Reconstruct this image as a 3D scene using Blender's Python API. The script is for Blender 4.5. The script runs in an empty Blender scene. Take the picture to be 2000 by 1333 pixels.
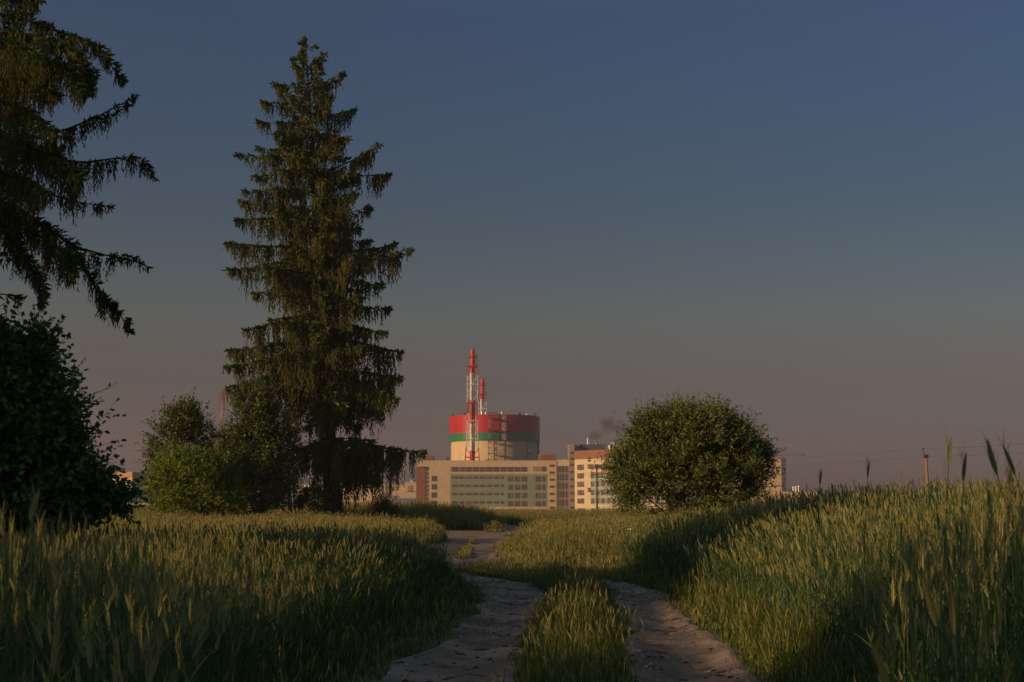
import bpy, bmesh, math, random
import numpy as np
from mathutils import Vector, Matrix, Euler

# ------------------------------------------------------------------ camera, sky, sun
sc = bpy.context.scene
col = sc.collection
rad = math.radians
FPX, CX, CY, EYE = 2778.0, 1000.0, 666.5, 1.35
PITCH = math.atan(330.5 / FPX)
cam_d = bpy.data.cameras.new("camera")
cam_d.sensor_width = 36.0
cam_d.lens = 50.0
cam_d.clip_start = 0.1
cam_d.clip_end = 12000
cam_d.dof.use_dof = True
cam_d.dof.focus_distance = 85.0
cam_d.dof.aperture_fstop = 10.0
cam = bpy.data.objects.new("camera", cam_d)
cam.location = (0, 0, EYE)
cam.rotation_euler = (math.pi / 2 + PITCH, 0, 0)
col.objects.link(cam)
sc.camera = cam

SUN_EL = rad(11.5)
SUN_AZ = rad(62.0)                 # from behind the camera round towards the left
sv = Vector((-math.sin(SUN_AZ) * math.cos(SUN_EL), -math.cos(SUN_AZ) * math.cos(SUN_EL), math.sin(SUN_EL)))
sun_d = bpy.data.lights.new("sun", 'SUN')
sun_d.energy = 4.7
sun_d.angle = rad(0.6)
sun_d.color = (1.0, 0.62, 0.31)
sun = bpy.data.objects.new("sun", sun_d)
sun.rotation_euler = sv.to_track_quat('Z', 'Y').to_euler()
col.objects.link(sun)

world = bpy.data.worlds.new("World")
sc.world = world
world.use_nodes = True
wn, wl = world.node_tree.nodes, world.node_tree.links
wn.clear()
sky = wn.new('ShaderNodeTexSky')
sky.sky_type = 'NISHITA'
sky.sun_disc = False
sky.sun_elevation = SUN_EL
sky.sun_rotation = math.atan2(sv.x, sv.y)
sky.altitude = 0
sky.air_density = 1.0
sky.dust_density = 1.0
sky.ozone_density = 1.5
# dusty evening air: the clear-sky model is toned by elevation
tc = wn.new('ShaderNodeTexCoord')
sp = wn.new('ShaderNodeSeparateXYZ')
wl.new(tc.outputs['Generated'], sp.inputs[0])
rmp = wn.new('ShaderNodeValToRGB')
wl.new(sp.outputs['Z'], rmp.inputs[0])
cr = rmp.color_ramp
SKYT = [(0.0, (0.2396, 0.1804, 0.3104)), (0.035, (0.2327, 0.1786, 0.2611)), (0.089, (0.2964, 0.2091, 0.2186)), (0.134, (0.3288, 0.2758, 0.2562)), (0.175, (0.2823, 0.2798, 0.2891)), (0.21, (0.2556, 0.2736, 0.3053)), (0.27, (0.2428, 0.291, 0.3649)), (0.337, (0.2553, 0.3031, 0.4015)), (0.55, (0.95, 0.9, 0.82)), (1.0, (1.1, 1.05, 0.95))]

while len(cr.elements) < len(SKYT):
    cr.elements.new(0.5)
for e, (p, c) in zip(cr.elements, SKYT):
    e.position = p
    e.color = (*c, 1)
mul = wn.new('ShaderNodeMix')
mul.data_type = 'RGBA'
mul.blend_type = 'MULTIPLY'
mul.inputs[0].default_value = 1.0
wl.new(sky.outputs[0], mul.inputs[6])
wl.new(rmp.outputs[0], mul.inputs[7])
bg = wn.new('ShaderNodeBackground')
bg.inputs[1].default_value = 0.12
wl.new(mul.outputs[2], bg.inputs[0])
wo = wn.new('ShaderNodeOutputWorld')
wl.new(bg.outputs[0], wo.inputs[0])

sc.view_settings.view_transform = 'Standard'
sc.view_settings.look = 'None'
sc.view_settings.exposure = 0.0
sc.view_settings.gamma = 1.0
sc.view_settings.use_curve_mapping = False
sc.render.engine = 'CYCLES'
sc.cycles.use_denoising = True
sc.cycles.max_bounces = 6
sc.cycles.transparent_max_bounces = 8
sc.cycles.volume_bounces = 0
sc.cycles.volume_step_rate = 4
sc.cycles.volume_max_steps = 64

rng = np.random.default_rng(7)
random.seed(7)

# ------------------------------------------------------------------ helpers
def W(px, py, Y):
    """world point seen at pixel (px,py) of the 2000x1333 photograph at forward distance Y"""
    cp, sp_ = math.cos(PITCH), math.sin(PITCH)
    u, v = (px - CX) / FPX, (CY - py) / FPX
    d = Vector((u, cp - v * sp_, sp_ + v * cp))
    return Vector((0, 0, EYE)) + d * (Y / d.y)

def sstep(a, b, x):
    t = np.clip((np.asarray(x, float) - a) / (b - a), 0, 1)
    return t * t * (3 - 2 * t)

def mat(name, color, rough=0.8, spec=0.3, var=0.0, scale=1.0, bump=0.0, metal=0.0, coord='Object', vec_scale=None):
    m = bpy.data.materials.new(name)
    m.use_nodes = True
    nt = m.node_tree
    b = nt.nodes['Principled BSDF']
    b.inputs['Roughness'].default_value = rough
    b.inputs['Specular IOR Level'].default_value = spec
    b.inputs['Metallic'].default_value = metal
    b.inputs['Base Color'].default_value = (*color, 1)
    if var or bump:
        t = nt.nodes.new('ShaderNodeTexCoord')
        n = nt.nodes.new('ShaderNodeTexNoise')
        n.inputs['Scale'].default_value = scale
        n.inputs['Detail'].default_value = 6
        if vec_scale:
            mp = nt.nodes.new('ShaderNodeMapping')
            mp.inputs['Scale'].default_value = vec_scale
            nt.links.new(t.outputs[coord], mp.inputs[0])
            nt.links.new(mp.outputs[0], n.inputs['Vector'])
        else:
            nt.links.new(t.outputs[coord], n.inputs['Vector'])
        if var:
            r = nt.nodes.new('ShaderNodeValToRGB')
            r.color_ramp.elements[0].position = 0.3
            r.color_ramp.elements[1].position = 0.7
            r.color_ramp.elements[0].color = (*[c * (1 - var) for c in color], 1)
            r.color_ramp.elements[1].color = (*[min(1, c * (1 + var)) for c in color], 1)
            nt.links.new(n.outputs[0], r.inputs[0])
            nt.links.new(r.outputs[0], b.inputs['Base Color'])
        if bump:
            bp = nt.nodes.new('ShaderNodeBump')
            bp.inputs['Strength'].default_value = bump
            nt.links.new(n.outputs[0], bp.inputs['Height'])
            nt.links.new(bp.outputs[0], b.inputs['Normal'])
    return m

def leaf_mat(name, cols, transl=0.3, rough=0.55, spec=0.25, nscale=0.0, island=1.0):
    """leaf or blade: colour varies from leaf to leaf, some light passes through"""
    m = bpy.data.materials.new(name)
    m.use_nodes = True
    nt = m.node_tree
    b = nt.nodes['Principled BSDF']
    out = nt.nodes['Material Output']
    b.inputs['Roughness'].default_value = rough
    b.inputs['Specular IOR Level'].default_value = spec
    g = nt.nodes.new('ShaderNodeNewGeometry')
    r = nt.nodes.new('ShaderNodeValToRGB')
    els = r.color_ramp.elements
    while len(els) < len(cols):
        els.new(0.5)
    for i, c in enumerate(cols):
        els[i].position = i / (len(cols) - 1)
        els[i].color = (*c, 1)
    if nscale:
        t = nt.nodes.new('ShaderNodeTexCoord')
        n = nt.nodes.new('ShaderNodeTexNoise')
        n.inputs['Scale'].default_value = nscale
        n.inputs['Detail'].default_value = 3
        nt.links.new(t.outputs['Object'], n.inputs['Vector'])
        mx = nt.nodes.new('ShaderNodeMath')
        mx.operation = 'MULTIPLY_ADD'
        mx.inputs[1].default_value = island
        ms = nt.nodes.new('ShaderNodeMath')
        ms.operation = 'MULTIPLY_ADD'
        ms.inputs[1].default_value = 2.0 * (1 - island * 0.5)
        ms.inputs[2].default_value = -0.5 * 2.0 * (1 - island * 0.5) + 0.5 - island * 0.5
        nt.links.new(n.outputs[0], ms.inputs[0])
        nt.links.new(g.outputs['Random Per Island'], mx.inputs[0])
        nt.links.new(ms.outputs[0], mx.inputs[2])
        nt.links.new(mx.outputs[0], r.inputs[0])
    else:
        nt.links.new(g.outputs['Random Per Island'], r.inputs[0])
    nt.links.new(r.outputs[0], b.inputs['Base Color'])
    tr = nt.nodes.new('ShaderNodeBsdfTranslucent')
    nt.links.new(r.outputs[0], tr.inputs[0])
    mix = nt.nodes.new('ShaderNodeMixShader')
    mix.inputs[0].default_value = transl
    nt.links.new(b.outputs[0], mix.inputs[1])
    nt.links.new(tr.outputs[0], mix.inputs[2])
    nt.links.new(mix.outputs[0], out.inputs[0])
    return m

def panel_mat(name, color, pw, ph, joint=0.7, rough=0.55, var=0.06, axis='XZ'):
    """cladding panels: joints every pw x ph metres"""
    m = bpy.data.materials.new(name)
    m.use_nodes = True
    nt = m.node_tree
    b = nt.nodes['Principled BSDF']
    b.inputs['Roughness'].default_value = rough
    b.inputs['Specular IOR Level'].default_value = 0.3
    at = nt.nodes.new('ShaderNodeUVMap')
    br = nt.nodes.new('ShaderNodeTexBrick')
    br.offset = 0.0
    br.inputs['Scale'].default_value = 1.0
    br.inputs['Brick Width'].default_value = pw
    br.inputs['Row Height'].default_value = ph
    br.inputs['Mortar Size'].default_value = 0.045
    br.inputs['Color1'].default_value = (*[c * (1 - var) for c in color], 1)
    br.inputs['Color2'].default_value = (*[c * (1 + var) for c in color], 1)
    br.inputs['Mortar'].default_value = (*[c * joint for c in color], 1)
    nt.links.new(at.outputs[0], br.inputs['Vector'])
    n = nt.nodes.new('ShaderNodeTexNoise')
    n.inputs['Scale'].default_value = 0.12
    n.inputs['Detail'].default_value = 8
    nt.links.new(at.outputs[0], n.inputs['Vector'])
    mm = nt.nodes.new('ShaderNodeMapRange')
    mm.inputs[3].default_value = 0.86
    mm.inputs[4].default_value = 1.12
    nt.links.new(n.outputs[0], mm.inputs[0])
    mx = nt.nodes.new('ShaderNodeVectorMath')
    mx.operation = 'SCALE'
    nt.links.new(br.outputs[0], mx.inputs[0])
    nt.links.new(mm.outputs[0], mx.inputs['Scale'])
    nt.links.new(mx.outputs[0], b.inputs['Base Color'])
    return m

def tag(o, label=None, cat=None, group=None, kind=None):
    if label: o['label'] = label
    if cat: o['category'] = cat
    if group: o['group'] = group
    if kind: o['kind'] = kind
    return o

def empty(name, loc, label=None, cat=None, group=None):
    o = bpy.data.objects.new(name, None)
    o.location = loc
    col.objects.link(o)
    return tag(o, label, cat, group)

def link_mesh(name, me, m, parent=None):
    o = bpy.data.objects.new(name, me)
    if m is not None:
        for k in (m if isinstance(m, (list, tuple)) else [m]):
            me.materials.append(k)
    col.objects.link(o)
    if parent is not None:
        o.parent = parent
        o.matrix_parent_inverse = Matrix.Translation(-world_loc(parent))
    return o

def world_loc(o):
    """location of an unrotated chain of parents"""
    v = Vector(o.location)
    if o.parent is not None:
        v = v + o.matrix_parent_inverse.to_translation() + world_loc(o.parent)
    return v

def np_mesh(name, verts, faces_list, m, parent=None, mats=None, smooth=False):
    """verts (N,3); faces_list: list of int arrays (M,k) with their material index: [(arr, idx), ...]"""
    me = bpy.data.meshes.new(name)
    verts = np.ascontiguousarray(verts, dtype=np.float32)
    me.vertices.add(len(verts))
    me.vertices.foreach_set('co', verts.ravel())
    tot = sum(a.size for a, _ in faces_list)
    npoly = sum(len(a) for a, _ in faces_list)
    loops = np.concatenate([a.ravel() for a, _ in faces_list]).astype(np.int32)
    lens = np.concatenate([np.full(len(a), a.shape[1]) for a, _ in faces_list]).astype(np.int32)
    starts = np.concatenate([[0], np.cumsum(lens)[:-1]]).astype(np.int32)
    mi = np.concatenate([np.full(len(a), i) for a, i in faces_list]).astype(np.int32)
    me.loops.add(tot)
    me.loops.foreach_set('vertex_index', loops)
    me.polygons.add(npoly)
    me.polygons.foreach_set('loop_start', starts)
    me.polygons.foreach_set('loop_total', lens)
    me.polygons.foreach_set('material_index', mi)
    if smooth:
        me.polygons.foreach_set('use_smooth', np.ones(npoly, dtype=bool))
    me.update(calc_edges=True)
    return link_mesh(name, me, m, parent)

class MB:
    """collects boxes, bars, tubes as one mesh in world coordinates; keeps a UV in metres for panel joints"""
    def __init__(self):
        self.v, self.f, self.uv, self.mi = [], [], [], []
        self.cur = 0
    def quad(self, pts, uvs=None):
        i = len(self.v)
        self.v += [tuple(p) for p in pts]
        self.f.append(tuple(range(i, i + len(pts))))
        self.uv.append(uvs or [(0, 0)] * len(pts))
        self.mi.append(self.cur)
    def box(self, o, ax, ay, az):
        """o corner, three edge vectors"""
        o, ax, ay, az = Vector(o), Vector(ax), Vector(ay), Vector(az)
        if ax.cross(ay).dot(az) < 0:
            ax, ay = ay, ax
        p = [o, o + ax, o + ax + ay, o + ay, o + az, o + ax + az, o + ax + ay + az, o + ay + az]
        for idx in ((0, 3, 2, 1), (4, 5, 6, 7), (0, 1, 5, 4), (1, 2, 6, 5), (2, 3, 7, 6), (3, 0, 4, 7)):
            q = [p[k] for k in idx]
            e1 = (q[1] - q[0])
            horiz = abs(e1.z) < 1e-6
            uvs = []
            n = (q[1] - q[0]).cross(q[2] - q[0])
            if abs(n.z) > 0.9 * n.length:
                uvs = [(k.x, k.y) for k in q]
            else:
                t = Vector((-n.y, n.x, 0)).normalized()
                uvs = [(k.dot(t), k.z) for k in q]
            self.quad(q, uvs)
    def bar(self, a, b, r, n=4):
        a, b = Vector(a), Vector(b)
        d = (b - a)
        if d.length < 1e-6:
            return
        d.normalize()
        s = d.cross(Vector((0, 0, 1)) if abs(d.z) < 0.9 else Vector((1, 0, 0))).normalized()
        t = d.cross(s)
        ra, rb = (r, r) if not isinstance(r, tuple) else r
        A, B = [], []
        for k in range(n):
            an = 2 * math.pi * (k + 0.5) / n
            w = s * math.cos(an) + t * math.sin(an)
            A.append(a + w * ra)
            B.append(b + w * rb)
        for k in range(n):
            j = (k + 1) % n
            self.quad([A[k], A[j], B[j], B[k]])
        self.quad(A[::-1])
        self.quad(B)
    def lathe(self, c, prof, n=32, a0=0.0, a1=2 * math.pi):
        """prof list of (r,z) from bottom up, c centre (x,y,z)"""
        c = Vector(c)
        full = abs(a1 - a0 - 2 * math.pi) < 1e-6
        for i in range(len(prof) - 1):
            (r0, z0), (r1, z1) = prof[i], prof[i + 1]
            for k in range(n):
                t0, t1 = a0 + (a1 - a0) * k / n, a0 + (a1 - a0) * (k + 1) / n
                P = lambda r, z, t: c + Vector((r * math.cos(t), r * math.sin(t), z))
                R = max(r0, r1)
                q = [P(r0, z0, t0), P(r0, z0, t1), P(r1, z1, t1), P(r1, z1, t0)]
                uv = [(t0 * R, z0), (t1 * R, z0), (t1 * R, z1), (t0 * R, z1)]
                if r1 < 1e-6:
                    q, uv = q[:3], uv[:3]
                elif r0 < 1e-6:
                    q, uv = [q[0], q[2], q[3]], [uv[0], uv[2], uv[3]]
                self.quad(q, uv)
    def build(self, name, m, parent=None, smooth=False):
        me = bpy.data.meshes.new(name)
        me.from_pydata(self.v, [], self.f)
        uvl = me.uv_layers.new(name='UVMap')
        flat = [c for f in self.uv for p in f for c in p]
        uvl.data.foreach_set('uv', flat)
        me.polygons.foreach_set('material_index', self.mi)
        if smooth:
            me.polygons.foreach_set('use_smooth', [True] * len(me.polygons))
        me.update()
        return link_mesh(name, me, m, parent)

# ------------------------------------------------------------------ terrain and masks
RUT_L = [(3, -0.25, 0.15), (7, -0.75, 0.40), (11.2, -0.56, 0.44), (14.8, -0.35, 0.40), (18.5, -0.10, 0.40), (23, 0.16, 0.40), (26.2, -0.18, 0.40), (28.5, -0.7, 0.30), (31, -1.3, 0.1), (34, -1.6, -0.1), (45, -1.7, -1)]
RUT_R = [(3, 0.45, 0.15), (7, 1.15, 0.4), (11.2, 1.48, 0.52), (14.8, 1.66, 0.42), (18.5, 1.84, 0.36), (24, 2.06, 0.28), (26.6, 1.98, 0.14), (28.5, 1.7, -0.1), (42, -1.2, -1)]
ROAD = [(33, -1.5, 0.3), (35, -1.3, 1.0), (40, -1.5, 1.15), (50, -1.75, 1.3), (60, -1.8, 1.7), (70, -2.0, 2.5), (80, -3.5, 4.4), (88, -6.5, 7.0), (95, -9.5, 8.5)]
def lane(tab, y, k):
    t = np.array(tab)
    return np.interp(y, t[:, 0], t[:, k])
def vnoise(x, y, s, seed=0):
    """cheap smooth value noise 0..1"""
    x = np.asarray(x, float) / s + 37.1 * seed
    y = np.asarray(y, float) / s + 11.7 * seed
    xi, yi = np.floor(x), np.floor(y)
    fx, fy = x - xi, y - yi
    fx, fy = fx * fx * (3 - 2 * fx), fy * fy * (3 - 2 * fy)
    def h(a, b):
        v = np.sin(a * 127.1 + b * 311.7 + seed * 74.7) * 43758.5453
        return v - np.floor(v)
    return (h(xi, yi) * (1 - fx) + h(xi + 1, yi) * fx) * (1 - fy) + (h(xi, yi + 1) * (1 - fx) + h(xi + 1, yi + 1) * fx) * fy

def road_d(x, y):
    """signed depth inside bare track: >0 on bare soil, metres from its edge"""
    x, y = np.asarray(x, float), np.asarray(y, float)
    w = (vnoise(x, y, 0.5, 3) - 0.5) * 0.22 + (vnoise(x, y, 1.9, 4) - 0.5) * 0.25
    a = lane(RUT_L, y, 2) - np.abs(x - lane(RUT_L, y, 1)) + w
    a = np.where(y > 44, -9, a)
    b = lane(RUT_R, y, 2) - np.abs(x - lane(RUT_R, y, 1)) + w
    b = np.where(y > 41, -9, b)
    c = lane(ROAD, y, 2) - np.abs(x - lane(ROAD, y, 1)) + w * 2
    c = np.where((y < 33) | (y > 92), -9, c)
    # branch leaving to the left in front of the spruce, and the cross road behind
    e = 3.6 - np.abs(y - (84 + 0.10 * (x + 8))) + w * 3
    e = np.where(x > 1.0, -9, e)
    g = 5.5 - np.abs(y - (119 - 0.25 * x)) + w * 3
    g = np.where(x < -3, -9, g)
    h = np.minimum(3.0 - np.abs(x - (0.2 + (y - 85) * 0.13)), np.minimum(y - 80, 123 - y)) + w * 3
    far = np.maximum.reduce([c, e, g, h])
    far = far - 2.2 * np.exp(-((x - lane(ROAD, y, 1) - 0.1) / 0.22) ** 2) * sstep(0.35, 0.6, vnoise(x, y, 2.4, 22)) * (1 - sstep(60, 72, y)) * sstep(36, 40, y)
    far = far - 1.6 * sstep(0.55, 0.75, vnoise(x, y * 0.5, 1.7, 21)) * sstep(40, 48, y)     # tufts of grass on the wide road
    return np.maximum.reduce([a, b, far])

def terr(x, y):
    x, y = np.asarray(x, float), np.asarray(y, float)
    z = (0.05 * np.clip(x - 2.0, 0, 5) + 0.10 * np.clip(x - 3.3, 0, 3.2)) * sstep(4, 9, y) * (1 - sstep(26, 60, y))
    z = z + 0.35 * sstep(88, 100, y) * (1 - sstep(-12, -5, x)) * (1 - sstep(300, 500, y))
    z = z + 0.62 * np.exp(-(((x + 6.3) / 3.9) ** 2 + ((y - 101) / 7.0) ** 2)) + 0.28 * np.exp(-(((x + 1.5) / 3.0) ** 2 + ((y - 103) / 6.0) ** 2))
    z = z + 0.34 * sstep(124, 140, y) * (1 - sstep(200, 500, y))
    z = z + 0.10 * sstep(2, 5, x) * sstep(40, 55, y) * (1 - sstep(75, 95, y))
    z = z + (vnoise(x, y, 7, 1) - 0.5) * 0.10 * sstep(2.0, 5.0, np.abs(x - 0.7))
    z = z + (vnoise(x, y, 0.9, 2) - 0.5) * 0.04 * (1 - sstep(60, 100, y))
    rd = road_d(x, y)
    z = z - 0.06 * sstep(-0.1, 0.35, rd) * (1 - sstep(60, 100, y))
    z = z + ((vnoise(x, y, 0.17, 13) - 0.5) * 0.014 + (vnoise(x, y, 0.33, 9) - 0.5) * 0.025 + (vnoise(x, y * 1.6, 0.8, 12) - 0.5) * 0.05) * sstep(0, 0.3, rd) * (1 - sstep(30, 60, y))
    return z

def noncoord(n, near, far, k):
    t = np.linspace(-1, 1, n)
    return np.sign(t) * (near * np.abs(t) * 1.0 + (far - near) * np.abs(t) ** k)

soil = bpy.data.materials.new("soil_under_grass")
soil.use_nodes = True
nt = soil.node_tree
b = nt.nodes['Principled BSDF']
b.inputs['Roughness'].default_value = 0.95
t = nt.nodes.new('ShaderNodeTexCoord')
n = nt.nodes.new('ShaderNodeTexNoise')
n.inputs['Scale'].default_value = 0.6
n.inputs['Detail'].default_value = 9
nt.links.new(t.outputs['Object'], n.inputs['Vector'])
r = nt.nodes.new('ShaderNodeValToRGB')
r.color_ramp.elements[0].color = (0.045, 0.055, 0.02, 1)
r.color_ramp.elements[1].color = (0.12, 0.105, 0.045, 1)
r.color_ramp.elements[0].position = 0.35
r.color_ramp.elements[1].position = 0.7
nt.links.new(n.outputs[0], r.inputs[0])
nt.links.new(r.outputs[0], b.inputs['Base Color'])

xs = np.concatenate([-np.geomspace(2600, 16, 46)[:-1], np.linspace(-16, 16, 260), np.geomspace(16, 2600, 46)[1:]])
ys = np.concatenate([-np.geomspace(400, 3, 16)[:-1], np.linspace(-3, 45, 330), np.linspace(45, 150, 200)[1:], np.geomspace(150, 2600, 40)[1:]])
gx, gy = np.meshgrid(xs, ys)
gz = terr(gx, gy)
nx, ny = len(xs), len(ys)
idx = np.arange(nx * ny).reshape(ny, nx)
fq = np.stack([idx[:-1, :-1].ravel(), idx[:-1, 1:].ravel(), idx[1:, 1:].ravel(), idx[1:, :-1].ravel()], 1)
tag(np_mesh("ground", np.stack([gx.ravel(), gy.ravel(), gz.ravel()], 1), [(fq, 0)], soil, smooth=True), kind='structure')

# bare sandy track: own sheet, its border sinks under the ground
def dirt_material():
    m = bpy.data.materials.new("dry_sandy_dirt")
    m.use_nodes = True
    nt = m.node_tree
    b = nt.nodes['Principled BSDF']
    b.inputs['Roughness'].default_value = 0.95
    b.inputs['Specular IOR Level'].default_value = 0.15
    t = nt.nodes.new('ShaderNodeTexCoord')
    def noise(s, d, sc_=(1, 1, 1)):
        mp = nt.nodes.new('ShaderNodeMapping')
        mp.inputs['Scale'].default_value = sc_
        nt.links.new(t.outputs['Object'], mp.inputs[0])
        n = nt.nodes.new('ShaderNodeTexNoise')
        n.inputs['Scale'].default_value = s
        n.inputs['Detail'].default_value = d
        nt.links.new(mp.outputs[0], n.inputs['Vector'])
        return n
    n1 = noise(1.1, 8)
    n2 = noise(11, 9, (0.8, 0.5, 1))
    n3 = noise(60, 4)
    r1 = nt.nodes.new('ShaderNodeValToRGB')
    r1.color_ramp.elements[0].position = 0.3
    r1.color_ramp.elements[1].position = 0.72
    r1.color_ramp.elements[0].color = (0.15, 0.108, 0.075, 1)
    r1.color_ramp.elements[1].color = (0.41, 0.31, 0.235, 1)
    nt.links.new(n1.outputs[0], r1.inputs[0])
    r2 = nt.nodes.new('ShaderNodeValToRGB')
    r2.color_ramp.elements[0].position = 0.28
    r2.color_ramp.elements[1].position = 0.42
    r2.color_ramp.elements[0].color = (0.55, 0.5, 0.45, 1)
    r2.color_ramp.elements[1].color = (1, 1, 1, 1)
    nt.links.new(n2.outputs[0], r2.inputs[0])
    mx = nt.nodes.new('ShaderNodeMix')
    mx.data_type = 'RGBA'
    mx.blend_type = 'MULTIPLY'
    mx.inputs[0].default_value = 1
    nt.links.new(r1.outputs[0], mx.inputs[6])
    nt.links.new(r2.outputs[0], mx.inputs[7])
    nt.links.new(mx.outputs[2], b.inputs['Base Color'])
    add = nt.nodes.new('ShaderNodeMath')
    add.operation = 'ADD'
    nt.links.new(n2.outputs[0], add.inputs[0])
    nt.links.new(n3.outputs[0], add.inputs[1])
    bp = nt.nodes.new('ShaderNodeBump')
    bp.inputs['Strength'].default_value = 0.6
    bp.inputs['Distance'].default_value = 0.05
    nt.links.new(add.outputs[0], bp.inputs['Height'])
    nt.links.new(bp.outputs[0], b.inputs['Normal'])
    return m

def path_sheet(name, x0, x1, y0, y1, sx, sy):
    gx, gy = np.meshgrid(np.arange(x0, x1, sx), np.arange(y0, y1, sy))
    d = road_d(gx, gy)
    z = terr(gx, gy) + 0.02 - 0.09 * (1 - sstep(-0.25, 0.02, d))
    ny, nx = gx.shape
    idx = np.arange(nx * ny).reshape(ny, nx)
    keep = (d[:-1, :-1] > -0.28) | (d[1:, 1:] > -0.28) | (d[:-1, 1:] > -0.28) | (d[1:, :-1] > -0.28)
    fq = np.stack([idx[:-1, :-1][keep], idx[:-1, 1:][keep], idx[1:, 1:][keep], idx[1:, :-1][keep]], 1)
    used, inv = np.unique(fq.ravel(), return_inverse=True)
    V = np.stack([gx.ravel(), gy.ravel(), z.ravel()], 1)[used]
    return V, inv.reshape(-1, 4)
V1, F1 = path_sheet("p", -2.4, 4.2, 4, 46.0, 0.05, 0.09)
V2, F2 = path_sheet("p", -40, 45, 46.0, 132, 0.3, 0.4)
tag(np_mesh("dirt_path", np.concatenate([V1, V2]), [(F1, 0), (F2 + len(V1), 0)], dirt_material(), smooth=True), kind='structure')

# ------------------------------------------------------------------ plants built as ribbons
def ribbons(base, L, width, az, lean, bend, nseg=3, prof='blade', face=None, twist=0.0):
    """base (N,3), L length, width, az direction of leaning, lean initial slope (rad from vertical), bend added slope at tip.
    returns verts (N,(nseg+1)*2,3), tip (N,3), tip slope"""
    N = len(base)
    L, width, az, lean, bend = [np.broadcast_to(np.asarray(a, float), (N,)) for a in (L, width, az, lean, bend)]
    t = np.linspace(0, 1, nseg + 1)
    ang = lean[:, None] + bend[:, None] * t[None, :] ** 1.3
    mid = 0.5 * (ang[:, 1:] + ang[:, :-1])
    dz = np.cos(mid) * (L / nseg)[:, None]
    dh = np.sin(mid) * (L / nseg)[:, None]
    Z = np.concatenate([np.zeros((N, 1)), np.cumsum(dz, 1)], 1)
    H = np.concatenate([np.zeros((N, 1)), np.cumsum(dh, 1)], 1)
    P = np.stack([base[:, 0, None] + H * np.cos(az)[:, None], base[:, 1, None] + H * np.sin(az)[:, None], base[:, 2, None] + Z], 2)
    if prof == 'blade':
        w = np.array([0.6, 1.0, 0.8, 0.55, 0.3, 0.05])[np.linspace(0, 5, nseg + 1).astype(int)] if nseg >= 3 else np.linspace(1, 0.1, nseg + 1)
    elif prof == 'stem':
        w = np.linspace(1, 0.6, nseg + 1)
    elif prof == 'lin':
        w = np.linspace(1, 0.2, nseg + 1)
    else:
        w = {3: np.array([0.35, 1.0, 0.85, 0.1]), 2: np.array([0.3, 1.0, 0.1]), 4: np.array([0.4, 1.0, 1.0, .75, 0.1])}[nseg]
    fa = (rng.uniform(0, math.pi, N) if face is None else face)
    tw = fa[:, None] + twist * t[None, :]
    S = np.stack([np.cos(tw), np.sin(tw), np.zeros_like(tw)], 2) * (0.5 * width[:, None] * w[None, :])[:, :, None]
    V = np.stack([P - S, P + S], 2).reshape(N, -1, 3)
    return V, P[:, -1], ang[:, -1]

class PlantMesh:
    def __init__(self):
        self.V, self.F, self.n = [], [], 0
    def add(self, V, nseg, mi):
        N, k, _ = V.shape
        b = (np.arange(N) * k)[:, None, None] + self.n
        s = np.arange(nseg)[None, :, None]
        q = b + 2 * s + np.array([0, 1, 3, 2])[None, None, :]
        self.V.append(V.reshape(-1, 3))
        self.F.append((q.reshape(-1, 4), mi))
        self.n += N * k
    def quads(self, Q, mi):
        """Q (N,4,3)"""
        N = len(Q)
        q = self.n + np.arange(N * 4).reshape(N, 4)
        self.V.append(Q.reshape(-1, 3))
        self.F.append((q, mi))
        self.n += N * 4
    def tris(self, Q, mi):
        N = len(Q)
        q = self.n + np.arange(N * 3).reshape(N, 3)
        self.V.append(Q.reshape(-1, 3))
        self.F.append((q, mi))
        self.n += N * 3
    def build(self, name, mats, parent=None):
        return np_mesh(name, np.concatenate(self.V), self.F, mats, parent)

M_stem = leaf_mat("rye_stem", [(0.045, 0.10, 0.035), (0.075, 0.14, 0.05), (0.13, 0.18, 0.065)], 0.2, rough=0.5, spec=0.35)
M_rleaf = leaf_mat("rye_leaf", [(0.025, 0.075, 0.022), (0.050, 0.115, 0.032), (0.12, 0.17, 0.04)], 0.35)
M_ear = leaf_mat("rye_ear", [(0.12, 0.17, 0.06), (0.28, 0.28, 0.10), (0.46, 0.40, 0.16)], 0.35, rough=0.7, spec=0.2)
M_grass = leaf_mat("grass_blade", [(0.030, 0.065, 0.014), (0.060, 0.110, 0.022), (0.13, 0.17, 0.035)], 0.35)
M_verge = leaf_mat("yellowing_grass", [(0.05, 0.09, 0.015), (0.12, 0.15, 0.03), (0.26, 0.22, 0.06)], 0.35)
M_dry = leaf_mat("dry_grass", [(0.12, 0.16, 0.035), (0.23, 0.22, 0.07), (0.34, 0.27, 0.11)], 0.35, rough=0.7)

def scatter(x0f, x1f, y0, y1, dens, seed_step=1.0):
    """random points; dens(y) per m2; x limits as functions of y"""
    out = []
    y = y0
    while y < y1:
        st = min(seed_step, y1 - y)
        ym = y + st / 2
        a, b = float(x0f(ym)), float(x1f(ym))
        if b > a:
            n = rng.poisson(dens(ym) * (b - a) * st)
            out.append(np.stack([rng.uniform(a, b, n), rng.uniform(y, y + st, n)], 1))
        y += st
    return np.concatenate(out) if out else np.zeros((0, 2))

LE = lambda y: np.interp(y, [2, 4, 8, 11, 15, 20, 27, 31, 37], [-0.55, -0.95, -1.6, -1.75, -1.6, -1.25, -1.15, -1.9, -3.6])
RE = lambda y: np.interp(y, [2, 4, 6, 8, 11, 16, 20, 27, 32, 38, 46, 60], [0.7, 1.1, 1.6, 2.05, 2.45, 2.75, 2.9, 2.65, 2.5, 2.8, 3.4, 5.5])

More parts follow.
